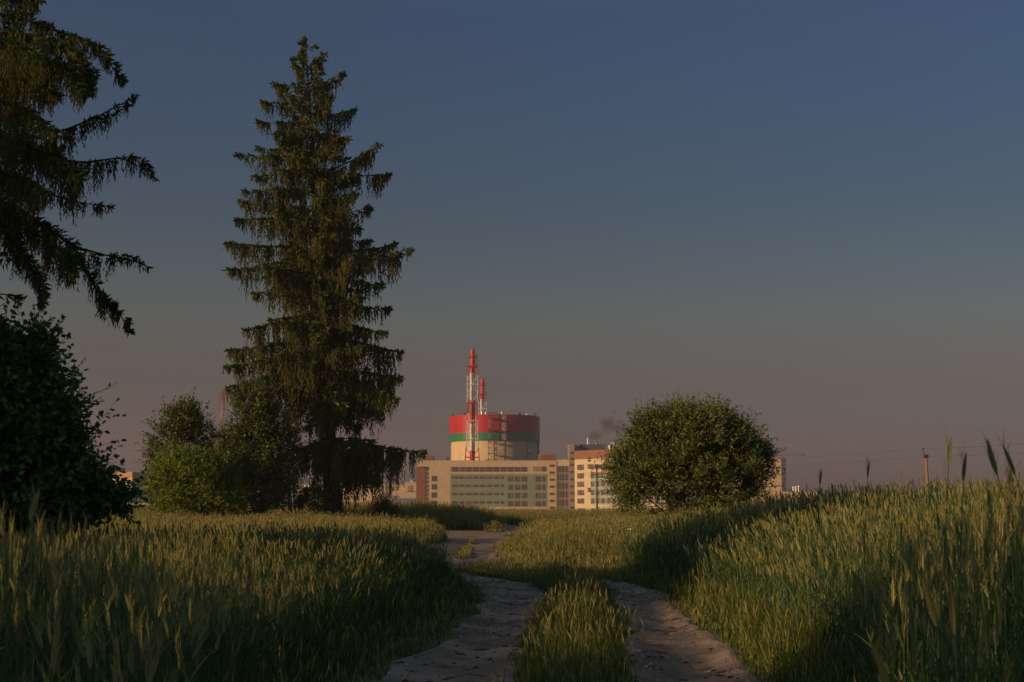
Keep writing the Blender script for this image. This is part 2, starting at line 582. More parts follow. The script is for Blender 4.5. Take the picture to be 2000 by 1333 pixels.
def rye_field(name, pts, edge_dist, hmean, wind_az=0.4):
    n = len(pts)
    x, y = pts[:, 0], pts[:, 1]
    z = terr(x, y)
    patch = vnoise(x, y, 2.3, 5) * 0.6 + vnoise(x, y, 0.8, 6) * 0.4
    H = hmean(x, y) * (0.58 + 0.55 * np.clip(rng.beta(3.0, 2.0, n), 0, 1)) * (0.86 + 0.30 * patch)
    H = H * (0.72 + 0.28 * sstep(0, 0.8, edge_dist))
    blow = vnoise(x, y, 3.1, 14)                       # lodged and wind-combed patches
    az = np.where(rng.random(n) < 0.35, rng.uniform(0, 6.28, n), 6.28 * vnoise(x, y, 4.3, 15) + rng.normal(0, .5, n))
    lean = np.abs(rng.normal(0, 0.05, n)) + 0.16 * sstep(0.55, 0.95, blow)
    bend = np.abs(rng.normal(0.07, 0.12, n)) + 0.25 * sstep(0.6, 1.0, blow) * rng.random(n)
    base = np.stack([x, y, z - 0.02], 1)
    pm = PlantMesh()
    wscale = 1.0 + 0.045 * np.clip(y - 8, 0, 30)          # far stalks stand for small bunches
    face = rng.uniform(0, math.pi, n)
    V, tip, ta = ribbons(base, H, 0.0055 * wscale, az, lean, bend, 3, 'stem', face)
    pm.add(V, 3, 0)
    V, _, _ = ribbons(base, H, 0.0055 * wscale, az, lean, bend, 3, 'stem', face + 1.57)
    pm.add(V, 3, 0)
    # ears
    has = rng.random(n) < 0.50 + 0.42 * sstep(0.25, 0.6, vnoise(x, y, 1.7, 17))
    el = rng.uniform(0.075, 0.12, n)
    enod = rng.normal(0.2, 0.3, n)
    for da in (0, 1.57):
        V, et, ea = ribbons(tip[has], el[has], (rng.uniform(0.013, 0.018, n) * (0.6 + 0.4 * wscale))[has], az[has], ta[has], enod[has], 4, 'ear', (face + da)[has])
        pm.add(V, 4, 1)
    # awns on the nearer ears
    near = has & (y < 14)
    k = int(near.sum())
    for j in range(11):
        f = 0.15 + 0.8 * j / 10
        bt = tip[near] + np.stack([np.sin(ta[near]) * np.cos(az[near]), np.sin(ta[near]) * np.sin(az[near]), np.cos(ta[near])], 1) * (el[near] * f)[:, None]
        V, _, _ = ribbons(bt, rng.uniform(0.045, 0.075, k), 0.003, az[near] + rng.uniform(-3.1, 3.1, k), ta[near] + 0.22, 0.05, 1, 'lin')
        pm.add(V, 1, 1)
    # leaves along the stem
    for lv in range(4):
        sel = rng.random(n) < (0.95 if lv < 3 else 0.6)
        m = int(sel.sum())
        fh = rng.uniform(0.10 + 0.17 * lv, 0.28 + 0.17 * lv, m)
        bb = base[sel] + np.stack([np.sin(lean[sel]) * np.cos(az[sel]) * H[sel] * fh, np.sin(lean[sel]) * np.sin(az[sel]) * H[sel] * fh, H[sel] * fh], 1)
        V, _, _ = ribbons(bb, rng.uniform(0.16, 0.34, m), rng.uniform(0.009, 0.014, m) * wscale[sel], rng.uniform(0, 6.28, m), rng.uniform(0.15, 0.5, m), rng.uniform(0.5, 1.9, m), 4, 'blade')
        pm.add(V, 4, 2)
    return pm.build(name, [M_stem, M_ear, M_rleaf])

dn = lambda y: 55 if y < 5 else 95 if y < 9 else (115 if y < 16 else (80 if y < 25 else 60))
fr = lambda y: 0.37 * y + 0.5
pl = scatter(lambda y: -fr(y), LE, 2.6, 36, dn, 0.5)
po = scatter(lambda y: -fr(y) - 7, lambda y: -fr(y), 2.0, 36, lambda y: 34, 0.5)
pl = np.concatenate([pl, po])
HL = lambda x, y: 0.95 + 0.32 * (1 - sstep(4, 12, y)) - 0.10 * sstep(20, 34, y)
o = rye_field("rye_crop", pl, LE(pl[:, 1]) - pl[:, 0], HL)
tag(o, "dense green rye with pale drooping ears standing left of the track", "rye", kind='stuff')
pr = scatter(RE, lambda y: fr(y), 2.6, 52, dn, 0.5)
pr = np.concatenate([pr, scatter(lambda y: max(fr(y), float(RE(y))), lambda y: fr(y) + 6, 2.0, 52, lambda y: 45, 0.5)])
HR = lambda x, y: 1.02 + 0.34 * (1 - sstep(4.5, 11, y)) + 0.12 * sstep(3, 6, x) + 0.16 * np.exp(-(((x - 2.7) / .8) ** 2 + ((y - 7.5) / 1.6) ** 2)) - 0.08 * sstep(24, 45, y)
o = rye_field("rye_crop", pr, pr[:, 0] - RE(pr[:, 1]), HR)
tag(o, "tall dense rye rising above the horizon on the bank right of the track", "rye", kind='stuff')
# tall single rye ears sticking out of the right-hand crop
pk = np.array([[W(1822, 850, 5.6).x, 5.6], [W(1850, 880, 5.2).x, 5.2], [W(1583, 915, 9.5).x, 9.5], [W(1675, 900, 9.0).x, 9.0], [W(1990, 905, 5.0).x, 5.0], [W(1945, 905, 6.0).x, 6.0]])
tops = [850, 880, 915, 898, 905, 905]
pm = PlantMesh()
for (x, y), tp in zip(pk, tops):
    ztop = W(1000, tp, y).z
    zz = float(terr(x, y))
    H = ztop - zz - 0.11
    bs = np.array([[x, y, zz]])
    for da in (0.3, 1.87):
        V, tip, ta = ribbons(bs, H, 0.006, 0.3, 0.0, 0.10, 5, 'stem', np.array([da]))
        pm.add(V, 5, 0)
        V, _, _ = ribbons(tip, 0.11, 0.017, 0.3, ta, 0.15, 4, 'ear', np.array([da]))
        pm.add(V, 4, 1)
    for j in range(14):
        bt = tip + np.array([[0, 0, 0.02 + 0.006 * j]])
        V, _, _ = ribbons(bt, 0.06, 0.002, rng.uniform(0, 6.28, 1), ta + 0.18, 0.05, 1, 'lin')
        pm.add(V, 1, 1)
    V, _, _ = ribbons(bs + np.array([[0, 0, H * 0.55]]), 0.26, 0.012, 2.2, 0.3, 1.2, 4, 'blade')
    pm.add(V, 4, 2)
tag(pm.build("rye_crop", [M_stem, M_ear, M_rleaf]), "few tall rye ears sticking up above the right crop against the sky", "rye", kind='stuff')

def grass_patch(name, pts, hf, wf, mats, per=3, seeds=0.0, label=None, bendm=0.9, nseg=3):
    n = len(pts)
    x = np.repeat(pts[:, 0], per) + rng.normal(0, 0.03, n * per)
    y = np.repeat(pts[:, 1], per) + rng.normal(0, 0.03, n * per)
    ok = rng.random(n * per) < np.clip(0.42 - road_d(x, y) * 3.6, 0, 1) ** 1.3
    x, y = x[ok], y[ok]
    n = len(x)
    z = terr(x, y) - 0.01
    patch = 0.55 * vnoise(x, y, 1.3, 7) + 0.45 * vnoise(x, y, 0.45, 8)
    H = hf(x, y) * rng.uniform(0.45, 1.1, n) * (0.55 + 0.85 * patch)
    base = np.stack([x, y, z], 1)
    pm = PlantMesh()
    w = wf(y)
    mi = rng.random(n) < 0.5
    for k, sel in ((0, mi), (1, ~mi)):
        m = int(sel.sum())
        V, tip, ta = ribbons(base[sel], H[sel], w[sel] * rng.uniform(0.7, 1.3, m), rng.uniform(0, 6.28, m), rng.uniform(0, 0.35, m), np.abs(rng.normal(0, bendm, m)), nseg, 'blade')
        pm.add(V, nseg, k)
    if seeds:
        sel = rng.random(n) < seeds
        m = int(sel.sum())
        az = rng.uniform(0, 6.28, m)
        le, be = rng.uniform(0, 0.15, m), rng.uniform(0, 0.25, m)
        V, tip, ta = ribbons(base[sel], H[sel] * 1.22 + 0.05, w[sel] * 0.45, az, le, be, 2, 'stem')
        pm.add(V, 2, 2)
        V, _, _ = ribbons(tip - np.array([[0, 0, 0.02]]), rng.uniform(0.06, 0.15, m), w[sel] * 0.9, az, ta, 0.35, 2, 'ear')
        pm.add(V, 2, 2)
    o = pm.build(name, mats)
    return tag(o, label, "grass", kind='stuff')

# verge and middle strip
vx0 = lambda y: np.maximum(LE(y) - 0.6, -fr(y))
vx1 = lambda y: np.minimum(RE(y) + 0.7, fr(y))
pv = scatter(vx0, vx1, 5, 40, lambda y: 330 if y < 14 else (230 if y < 22 else 130), 0.5)
def hv(x, y):
    mid = np.exp(-((x - 0.48 - 0.03 * np.clip(y - 12, 0, 12)) / 0.42) ** 2) * (1 - 0.5 * sstep(16, 24, y))
    h = 0.10 + 0.20 * mid * (0.5 + vnoise(x, y, 0.7, 19))
    h = h + 0.10 * np.exp(-((x - 0.9) / 0.5) ** 2) * sstep(17, 19, y)
    h = h + 0.32 * sstep(0.55, -0.35, x - LE(y)) + 0.34 * sstep(-0.75, 0.25, x - RE(y))
    return h * (0.35 + 0.65 * sstep(-0.05, 0.35, -road_d(x, y)))
grass_patch("verge_grass", pv, hv, lambda y: 0.006 + 0.0005 * y, [M_grass, M_verge, M_dry], per=3, nseg=4, seeds=0.05,
            label="ragged green grass between and beside the two wheel ruts")
# right meadow in front of the road, X from the road edge to the rye and bush
pm_ = scatter(lambda y: max(-2.0, float(lane(ROAD, max(y, 34), 1)) ), lambda y: fr(y) + 4, 27, 112, lambda y: 110 if y < 45 else 60, 1.0)
keep = ~((pm_[:, 1] < 40) & (pm_[:, 0] > RE(pm_[:, 1])))
keep &= rng.random(len(pm_)) < np.where(pm_[:, 0] < 12, 1, 0.3)
pm_ = pm_[keep]
grass_patch("meadow_grass", pm_, lambda x, y: (0.07 + 0.57 * sstep(0.2, 1.2, -road_d(x, y)) * sstep(31, 38, y) * sstep(-0.1, 0.7, x - lane(ROAD, np.maximum(y, 33), 1) - lane(ROAD, np.maximum(y, 33), 2))), lambda y: 0.008 + 0.0003 * y,
            [M_grass, M_grass, M_dry], per=4, seeds=0.3, bendm=0.45, nseg=2, label="sunlit yellowing meadow grass right of the track before the far road")
# meadow on the left behind the rye, below the spruce
pt = scatter(lambda y: -fr(y) - 6, lambda y: 0.0 if y < 96 else 6 - 2 * 0, 34, 116, lambda y: 55 if y > 60 else 30, 1.0)
pt = pt[(pt[:, 0] < -3.0 + 0.0 * pt[:, 1]) | (pt[:, 1] > 90)]
grass_patch("meadow_grass", pt, lambda x, y: (0.72 + 0.2 * sstep(70, 90, y)) * (0.3 + 0.7 * sstep(0, 1.8, -road_d(x, y))), lambda y: 0.010 + 0.0003 * y, [M_dry, M_grass, M_dry], per=4, seeds=0.45, bendm=0.35, nseg=2,
            label="tan seeding meadow grass left of the road round the tall spruce")
ps = scatter(lambda y: -fr(y) - 2, lambda y: fr(y) + 2, 125, 175, lambda y: 22, 1.0)
grass_patch("meadow_grass", ps, lambda x, y: 0.75 + 0 * x, lambda y: 0.022 + 0.0001 * y, [M_grass, M_grass, M_dry], per=4, seeds=0.3, bendm=0.3, nseg=2,
            label="strip of grass beyond the far road before the plant buildings")

# twigs, stones and dry leaves lying on the bare soil
pd = scatter(lambda y: lane(RUT_L, y, 1) - 0.7, lambda y: lane(RUT_R, y, 1) + 0.8, 8, 34, lambda y: 20, 1.0)
pd = pd[road_d(pd[:, 0], pd[:, 1]) > -0.02]
n = len(pd)
bz = terr(pd[:, 0], pd[:, 1]) + 0.024
base = np.stack([pd[:, 0], pd[:, 1], bz], 1)
th = rng.normal(0, 0.5, n) + np.where(rng.random(n) < 0.5, 0, math.pi)
Lh = 0.006 + 0.05 * rng.random(n) ** 3 * np.where(rng.random(n) < 0.15, 2.4, 1)
wd = rng.uniform(0.002, 0.007, n)
d = np.stack([np.cos(th), np.sin(th), rng.uniform(-0.1, 0.1, n)], 1) * Lh[:, None]
s = np.stack([-np.sin(th), np.cos(th), np.zeros(n)], 1) * wd[:, None]
up = np.zeros((n, 3)); up[:, 2] = rng.uniform(0.006, 0.016, n)
pm = PlantMesh()
pm.quads(np.stack([base - d - s, base + d - s * 0.3, base + up + d * 0.6, base + up - d * 0.7], 1), 0)
pm.quads(np.stack([base - d + s, base + d + s * 0.3, base + up + d * 0.6, base + up - d * 0.7], 1), 0)
pm.build("debris", [leaf_mat("dead_twigs", [(0.035, 0.028, 0.02), (0.09, 0.06, 0.04), (0.17, 0.13, 0.09)], 0.05)])
tag(bpy.data.objects["debris"], "dry twigs and clods scattered over the bare wheel ruts", "debris", kind='stuff')

# loose stones on the ruts, mostly pressed into their edges
pst = scatter(lambda y: lane(RUT_L, y, 1) - 0.6, lambda y: lane(RUT_R, y, 1) + 0.7, 8, 30, lambda y: 60, 1.0)
dd = road_d(pst[:, 0], pst[:, 1])
pst = pst[(dd > 0) & (rng.random(len(dd)) < 0.25 + 0.75 * (dd < 0.14))]
n = len(pst)
cst = np.stack([pst[:, 0], pst[:, 1], terr(pst[:, 0], pst[:, 1]) + 0.022], 1)
rr_ = 0.006 + 0.022 * rng.random(n) ** 4
ang = rng.uniform(0, 6.28, n)
ring = [cst + np.stack([np.cos(ang + k * 1.2566), np.sin(ang + k * 1.2566) * .8, np.zeros(n)], 1) * (rr_ * rng.uniform(.8, 1.2, n))[:, None] for k in range(5)]
topp = cst + np.stack([rng.normal(0, .2, n) * rr_, rng.normal(0, .2, n) * rr_, rr_ * .7], 1)
Vst = np.stack(ring + [topp], 1).reshape(-1, 3)
bst = (np.arange(n) * 6)[:, None]
Fst = np.concatenate([bst + np.array([[k, (k + 1) % 5, 5]]) for k in range(5)])
tag(np_mesh("pebbles", Vst, [(Fst, 0)], leaf_mat("stone_grey", [(0.14, 0.12, 0.10), (0.26, 0.22, 0.19), (0.42, 0.37, 0.32)], 0.0, rough=.85)), "small loose stones along the edges of the wheel ruts", "pebbles", kind='stuff')

# small white flowers right of the road
pf = scatter(lambda y: 2.5, lambda y: 9.5, 34, 70, lambda y: 1.3, 1.0)
n = len(pf)
hz = terr(pf[:, 0], pf[:, 1]) + rng.uniform(0.5, 0.95, n)
pm = PlantMesh()
V, tip, _ = ribbons(np.stack([pf[:, 0], pf[:, 1], terr(pf[:, 0], pf[:, 1])], 1), hz - terr(pf[:, 0], pf[:, 1]), 0.008, 0, 0.02, 0.05, 1, 'lin')
pm.add(V, 1, 1)
for k in range(3):
    a = rng.uniform(0, 3.14, n)
    r_ = rng.uniform(0.010, 0.022, n)
    s = np.stack([np.cos(a), np.sin(a), rng.uniform(-.4, .4, n)], 1) * r_[:, None]
    u = np.zeros((n, 3)); u[:, 2] = r_
    off = rng.normal(0, 0.03, (n, 3))
    pm.quads(np.stack([tip + off - s, tip + off - u, tip + off + s, tip + off + u], 1), 0)
pm.build("wildflowers", [mat("white_petals", (0.62, 0.58, 0.52), 0.7), M_grass])
tag(bpy.data.objects["wildflowers"], "tiny white meadow flowers in the grass before the round bush", "wildflowers", kind='stuff')
# purple lupins below the spruce
pf = np.stack([np.concatenate([rng.normal(W(575, 995, 88).x, 0.5, 14), rng.normal(W(668, 990, 88).x, 0.6, 10)]), rng.uniform(86, 90, 24)], 1)
n = len(pf)
b0 = np.stack([pf[:, 0], pf[:, 1], terr(pf[:, 0], pf[:, 1])], 1)
pm = PlantMesh()
for da in (0.0, 1.57):
    V, tip, ta = ribbons(b0, 0.75 + 0.3 * vnoise(pf[:, 0], pf[:, 1], .3), 0.03, 0, 0.03, 0.05, 2, 'stem', np.full(n, da))
    pm.add(V, 2, 1)
    V, _, _ = ribbons(tip, 0.38, 0.11, 0, ta, 0.05, 4, 'ear', np.full(n, da))
    pm.add(V, 4, 0)
pm.build("wildflowers", [leaf_mat("lupin_purple", [(0.10, 0.03, 0.13), (0.20, 0.08, 0.22)], 0.3), M_grass])
tag(bpy.data.objects["wildflowers.001"], "purple lupin spikes in the tall grass below the spruce", "wildflowers", kind='stuff')

# ------------------------------------------------------------------ trees
def tube_mesh(paths, nside=7):
    """paths: list of (points, radii) -> verts, faces"""
    V, F = [], []
    for pts, rr in paths:
        P = [Vector(p) for p in pts]
        i0 = len(V)
        for i, p in enumerate(P):
            d = (P[min(i + 1, len(P) - 1)] - P[max(i - 1, 0)])
            if d.length < 1e-6: d = Vector((0, 0, 1))
            d.normalize()
            s = d.cross(Vector((0, 0, 1)) if abs(d.z) < 0.95 else Vector((0, 1, 0))).normalized()
            t = d.cross(s)
            for k in range(nside):
                a = 2 * math.pi * k / nside
                V.append(p + (s * math.cos(a) + t * math.sin(a)) * rr[i])
        for i in range(len(P) - 1):
            for k in range(nside):
                j = (k + 1) % nside
                F.append((i0 + i * nside + k, i0 + i * nside + j, i0 + (i + 1) * nside + j, i0 + (i + 1) * nside + k))
    return np.array([tuple(v) for v in V]), np.array(F)

M_bark = mat("spruce_bark", (0.045, 0.036, 0.029), 0.9, 0.1, var=0.4, scale=5, bump=0.8, vec_scale=(1, 1, 0.25))
M_bark2 = mat("shrub_bark", (0.07, 0.055, 0.045), 0.9, 0.1, var=0.3, scale=6, bump=0.5)
M_birch = mat("birch_bark", (0.42, 0.38, 0.34), 0.8, 0.2, var=0.35, scale=4, vec_scale=(1, 1, 2.5))
M_needle = leaf_mat("spruce_needles_green", [(0.0312, 0.0715, 0.0156), (0.0728, 0.13, 0.0234), (0.156, 0.2015, 0.039)], 0.2, nscale=0.5, island=0.6)
M_curtain = leaf_mat("spruce_needles_hanging", [(0.056, 0.0694, 0.0202), (0.1456, 0.1176, 0.0381), (0.28, 0.1736, 0.0672)], 0.2, nscale=0.5, island=0.6)

def needle_sprigs(P, D, size, wid, mi, pm):
    """crossed narrow diamonds from P along D (N,3 unit)"""
    n = len(P)
    r_ = rng.normal(0, 1, (n, 3))
    s = np.cross(D, r_)
    s /= np.linalg.norm(s, axis=1)[:, None] + 1e-9
    s2 = np.cross(D, s)
    L = D * size[:, None]
    for ss in (s, s2):
        w = ss * (wid * 0.5)[:, None]
        pm.quads(np.stack([P, P + L * 0.35 + w, P + L, P + L * 0.35 - w], 1), mi)

def spruce_branch(pm, limbs, pts, hang, scale, dens=1.0, side=1.0, r0=0.05, plume=True, wk=1.0):
    """pts: polyline (list of Vector) from trunk to tip; hang: function t -> length of the hanging curtain (m); scale: sprig size in m"""
    P = np.array([tuple(p) for p in pts], float)
    seg = np.linalg.norm(np.diff(P, axis=0), axis=1)
    cum = np.concatenate([[0], np.cumsum(seg)])
    Lt = cum[-1]
    def at(t):
        s = np.clip(t, 0, 1) * Lt
        return np.stack([np.interp(s, cum, P[:, k]) for k in range(3)], 1)
    limbs.append(([tuple(p) for p in at(np.linspace(0, 0.97, 8))], list(np.linspace(r0, max(0.006, scale * 0.05), 8))))
    dirm = P[-1] - P[0]
    hz = np.array([dirm[0], dirm[1], 0.0]); hz /= np.linalg.norm(hz) + 1e-9
    perp = np.array([-hz[1], hz[0], 0.0])
    # side branchlets: origins along the branch, going out sideways-forward and drooping
    nb = max(4, int(Lt / (scale * 0.62) * dens))
    tb = rng.uniform(0.10, 1.0, nb) ** 0.85
    tb[-3:] = [0.97, 0.99, 1.0]
    ob = at(tb)
    sgn = rng.choice([-1, 1], nb)
    bl = side * (0.16 * Lt * (1.05 - tb) + scale * 1.1) * rng.uniform(0.4, 1.1, nb)
    ang = rng.uniform(0.45, 1.1, nb) * sgn
    bd = hz[None] * np.cos(ang)[:, None] + perp[None] * np.sin(ang)[:, None]
    # strands: start points along branchlets
    ns = max(2, int(3.2 * dens))
    u = rng.uniform(0.0, 1.0, (nb, ns))
    droop = -0.25 * u ** 2 * bl[:, None]
    o = ob[:, None] + bd[:, None] * (bl[:, None] * u)[:, :, None]
    o[:, :, 2] += droop
    o = o.reshape(-1, 3)
    tt = np.repeat(tb, ns)
    bdr = np.repeat(bd, ns, 0)
    # upper surface sprigs (green), pointing outward and slightly up
    m = len(o)
    D = bdr * rng.uniform(0.6, 1.2, (m, 1)) + rng.normal(0, 0.35, (m, 3))
    D[:, 2] += rng.uniform(-0.25, 0.35, m)
    D /= np.linalg.norm(D, axis=1)[:, None]
    needle_sprigs(o, D, rng.uniform(0.7, 1.4, m) * scale, np.full(m, scale * 0.44 * wk), 0, pm)
    # hanging curtains
    ph = rng.uniform(0, 100)
    hl = hang(tt) * rng.uniform(0.25, 1.1, m) ** 1.2 * (0.45 + 0.95 * vnoise(tt * 6 + ph, np.zeros_like(tt) + ph, 1.0, 31))
    sel = hl > scale * 0.4
    o2, hl2, bd2 = o[sel], hl[sel], bdr[sel]
    if len(o2):
        maxk = int(np.ceil(hl2.max() / (scale * 0.62)))
        sway = rng.normal(0, 0.10, (len(o2), 3)); sway[:, 2] = 0
        for k in range(maxk):
            s = (k + rng.uniform(0, 0.5, len(o2))) * scale * 0.62
            act = s < hl2
            if not act.any(): break
            pp = o2[act] + sway[act] * s[act][:, None] + rng.normal(0, scale * 0.10, (int(act.sum()), 3))
            pp[:, 2] = o2[act][:, 2] - s[act]
            D = rng.normal(0, 0.30, (len(pp), 3)); D[:, 2] = -1
            D /= np.linalg.norm(D, axis=1)[:, None]
            brown = rng.random(len(pp)) < 0.5
            sz = rng.uniform(0.7, 1.25, len(pp)) * scale
            taper = np.clip(1.1 - 0.6 * s[act] / hl2[act], 0.35, 1)
            for q, mi_ in ((brown, 1), (~brown, 0)):
                if q.any():
                    needle_sprigs(pp[q], D[q], sz[q], scale * 0.36 * wk * taper[q], mi_, pm)
    # tip plume
    if plume:
        k = 7
        tp = at(np.linspace(0.9, 1.0, k))
        td = P[-1] - at(np.array([0.85]))[0]
        td /= np.linalg.norm(td) + 1e-9
        D = td[None] + rng.normal(0, 0.45, (k, 3)); D /= np.linalg.norm(D, axis=1)[:, None]
        needle_sprigs(tp, D, rng.uniform(0.9, 1.5, k) * scale, np.full(k, scale * 0.26), 0, pm)

def curve_pts(a, b, sag, up, n=9, wob=0.0):
    a, b = Vector(a), Vector(b)
    out = []
    L = (b - a).length
    for i in range(n):
        t = i / (n - 1)
        p = a.lerp(b, t)
        p.z += -sag * L * 4 * t * (1 - t) * 0.5 + up * L * (4 * t * (1 - t)) * (1 - t)
        p += Vector((random.uniform(-1, 1), random.uniform(-1, 1), random.uniform(-.6, .6))) * wob * L * math.sin(math.pi * t)
        out.append(p)
    return out

# ---- tall central spruce
YS = 92.0
TRK = [(652, 1012), (650, 985), (645, 900), (638, 800), (632, 700), (625, 600), (620, 500), (616, 400), (611, 300), (605, 200), (600, 130), (597, 88)]
def trunk_at(py):
    xs_ = [t[0] for t in TRK][::-1]; ys_ = [t[1] for t in TRK][::-1]
    return W(float(np.interp(py, ys_, xs_)), py, YS)
root = trunk_at(1012)
sp1 = empty("spruce_tree", (root.x, root.y, float(terr(root.x, root.y))), "tall narrow spruce with drooping brown-green branches rising alone against the sky", "spruce tree")
tp = [trunk_at(y) for y in (1030, 985, 900, 800, 700, 600, 500, 400, 300, 200, 130, 88)]
tp[0].z = float(terr(root.x, root.y)) - 0.3
V, F = tube_mesh([(tp, [0.78, 0.62, 0.50, 0.44, 0.39, 0.34, 0.29, 0.24, 0.14, 0.08, 0.035, 0.01])], 12)
np_mesh("trunk", V, [(F, 0)], M_bark, sp1, smooth=True)
# (attach y, tip x, tip y, hanging length px, sag, up, depth offset m)
BR = [
 (150, 628, 106, 10, 0, 0, .3), (150, 574, 118, 14, 0, 0, -.3), (132, 614, 118, 8, 0, 0, 0), (128, 585, 114, 8, 0, 0, .2),
 (175, 666, 143, 28, .05, 0, -.4), (180, 540, 165, 30, .02, .1, .3), (205, 648, 190, 36, .05, .1, -1.0),
 (215, 517, 200, 36, .02, .12, -.5), (235, 690, 213, 44, .1, .1, .5), (245, 507, 238, 40, .08, .1, -.6), (262, 540, 262, 55, 0, .1, -1.5),
 (275, 676, 270, 55, .1, .1, -.9), (300, 510, 290, 40, .05, .08, 1.0), (345, 736, 282, 55, .16, .05, -.6), (330, 468, 303, 44, .0, .16, .4),
 (340, 500, 345, 46, .05, .12, -1.5), (352, 757, 342, 58, .06, .12, .4), (378, 480, 375, 50, .02, .12, -.5), (395, 690, 378, 60, .08, .1, -2.2),
 (415, 470, 392, 46, .05, .1, .6), (432, 718, 405, 70, .1, .12, -1.0), (440, 466, 430, 42, .02, .14, -.6), (455, 540, 405, 50, 0, .05, -3.2), (470, 720, 470, 46, .1, .1, 1.5),
 (500, 446, 475, 56, .05, .12, .4), (512, 798, 488, 62, .10, .06, -.4), (525, 450, 528, 46, .02, .14, -.8), (500, 770, 476, 44, .1, .08, .9),
 (540, 520, 520, 80, .1, .1, -3.4), (545, 690, 500, 70, 0, .1, -3.3), (560, 745, 555, 60, .03, .16, -1.0), (565, 500, 575, 55, .0, .18, .6),
 (600, 757, 603, 46, .05, .1, .7), (605, 700, 580, 76, .05, .1, -3.0), (628, 483, 645, 60, .0, .14, -.5), (640, 750, 650, 46, .02, .14, -.8), (640, 560, 630, 76, 0, .1, -3.0),
 (672, 781, 688, 80, .02, .12, .4), (680, 452, 685, 70, .02, .12, .7), (700, 444, 716, 62, .02, .12, -.6), (690, 705, 680, 84, 0, .14, -3.2), (700, 545, 690, 84, 0, .14, -2.8),
 (725, 780, 738, 76, .03, .1, -.6), (735, 446, 757, 70, .02, .16, .4), (750, 500, 765, 80, .02, .16, -1.5), (745, 772, 780, 80, .02, .2, -1.2), (740, 560, 760, 80, 0, .16, 1.8),
 (770, 742, 808, 56, .0, .18, .4), (775, 560, 812, 60, 0, .2, 1.0), (790, 700, 838, 50, 0, .16, 1.2), (782, 598, 835, 46, 0, .16, 1.6), (792, 655, 822, 52, 0, .2, -2.0), (778, 622, 808, 60, 0, .2, -2.2), (765, 668, 792, 66, 0, .2, -2.4), (100, 612, 92, 6, 0, 0, 0), (105, 588, 108, 8, 0, 0, .1), (125, 598, 78, 3, 0, 0, 0), (120, 595, 84, 5, 0, 0, .1), (755, 760, 770, 90, .0, .18, 1.4),
 (868, 828, 884, 72, .02, .05, -1.2), (862, 728, 862, 30, .0, .1, -1.6), (864, 780, 882, 100, .02, .08, -.6), (866, 590, 880, 70, .0, .12, -1.5), (862, 615, 870, 80, .0, .12, -3.0), (866, 668, 872, 84, 0, .1, -3.2),
 (868, 720, 885, 95, .0, .08, 2.2), (870, 560, 905, 70, .0, .14, .6), (872, 700, 900, 90, .0, .1, .8), (878, 752, 905, 80, .0, .1, 1.2), (900, 585, 985, 26, 0, .1, -1.0), (885, 740, 940, 46, .0, .1, 0.2),
]
PXM = YS / FPX
pm = PlantMesh(); limbs = []
for (ay, tx, ty, hp, sag, upp, dy) in BR:
    a = trunk_at(ay)
    tip = W(tx, ty, YS + dy)
    pts = curve_pts(a, tip, sag, upp, 9, 0.012)
    Lb = (tip - a).length
    hm = hp * PXM
    spruce_branch(pm, limbs, pts, (lambda hm: (lambda t: hm * np.interp(t, [0, .15, .5, .85, 1], [.7, 1.0, 1.0, .8, .15])))(hm), 0.30, dens=1.5 if Lb > 2.5 else 1.8, r0=0.02 + 0.012 * Lb)
# filling branches all round
ENV = [(88, 4), (120, 25), (150, 45), (200, 72), (250, 92), (300, 108), (400, 118), (500, 140), (560, 122), (640, 128), (700, 145), (760, 135), (800, 118)]
py = 128.0
while py < 800:
    R = float(np.interp(py, [e[0] for e in ENV], [e[1] for e in ENV])) * PXM
    for k in range(2):
        az = random.uniform(0, 2 * math.pi)
        if py > 730 and math.sin(az) < -0.2:
            continue
        a = trunk_at(py)
        # branches that would stick out sideways are kept a little shorter than the drawn ones
        rr = R * random.uniform(0.4, 0.92) * (1 - 0.15 * abs(math.cos(az)))
        if py < 300: rr *= 0.8
        tip = a + Vector((math.cos(az) * rr, math.sin(az) * rr, random.uniform(-0.16, 0.12) * rr + (0.3 if py < 250 else 0)))
        hm = (18 + 55 * min(1, (py - 90) / 500)) * PXM * random.uniform(0.6, 1.1)
        spruce_branch(pm, limbs, curve_pts(a, tip, .02, .12, 8, .02), (lambda hm: (lambda t: hm * np.interp(t, [0, .2, .6, 1], [.7, 1, .9, .2])))(hm), 0.30, dens=1.1, r0=0.02 + 0.010 * rr)
    py += 6.0 if py < 300 else 7.0
V, F = tube_mesh(limbs, 5)
np_mesh("limbs", V, [(F, 0)], M_bark, sp1)
pm.build("crown", [M_needle, M_curtain], sp1)
# leader
# ---- near spruce at the left edge
YN = 21.0
nx_ = W(-190, 600, YN).x
sp2 = empty("spruce_tree", (nx_, YN, float(terr(nx_, YN))), "near spruce reaching in at the left edge with long hanging twigs", "spruce tree")
V, F = tube_mesh([([(nx_, YN, -0.2), (nx_ + .05, YN, 4), (nx_ + .1, YN, 9), (nx_ + .1, YN, 13), (nx_ + .1, YN, 17.5)], [0.36, 0.29, 0.22, 0.13, 0.02])], 12)
np_mesh("trunk", V, [(F, 0)], M_bark, sp2, smooth=True)
pm = PlantMesh(); limbs = []
def nb(px_list, hp, dy=0.0, dens=1.0, r0=.05, side=.55):
    pts = [W(x, y, YN + dy * (i / (len(px_list) - 1))) for i, (x, y) in enumerate(px_list)]
    hm = hp * YN / FPX
    spruce_branch(pm, limbs, pts, lambda t: hm * np.interp(t, [0, .3, .7, .93, 1], [.9, 1.0, .9, .5, .12]), 0.088, dens=dens * .92, wk=.85, side=side, r0=r0)
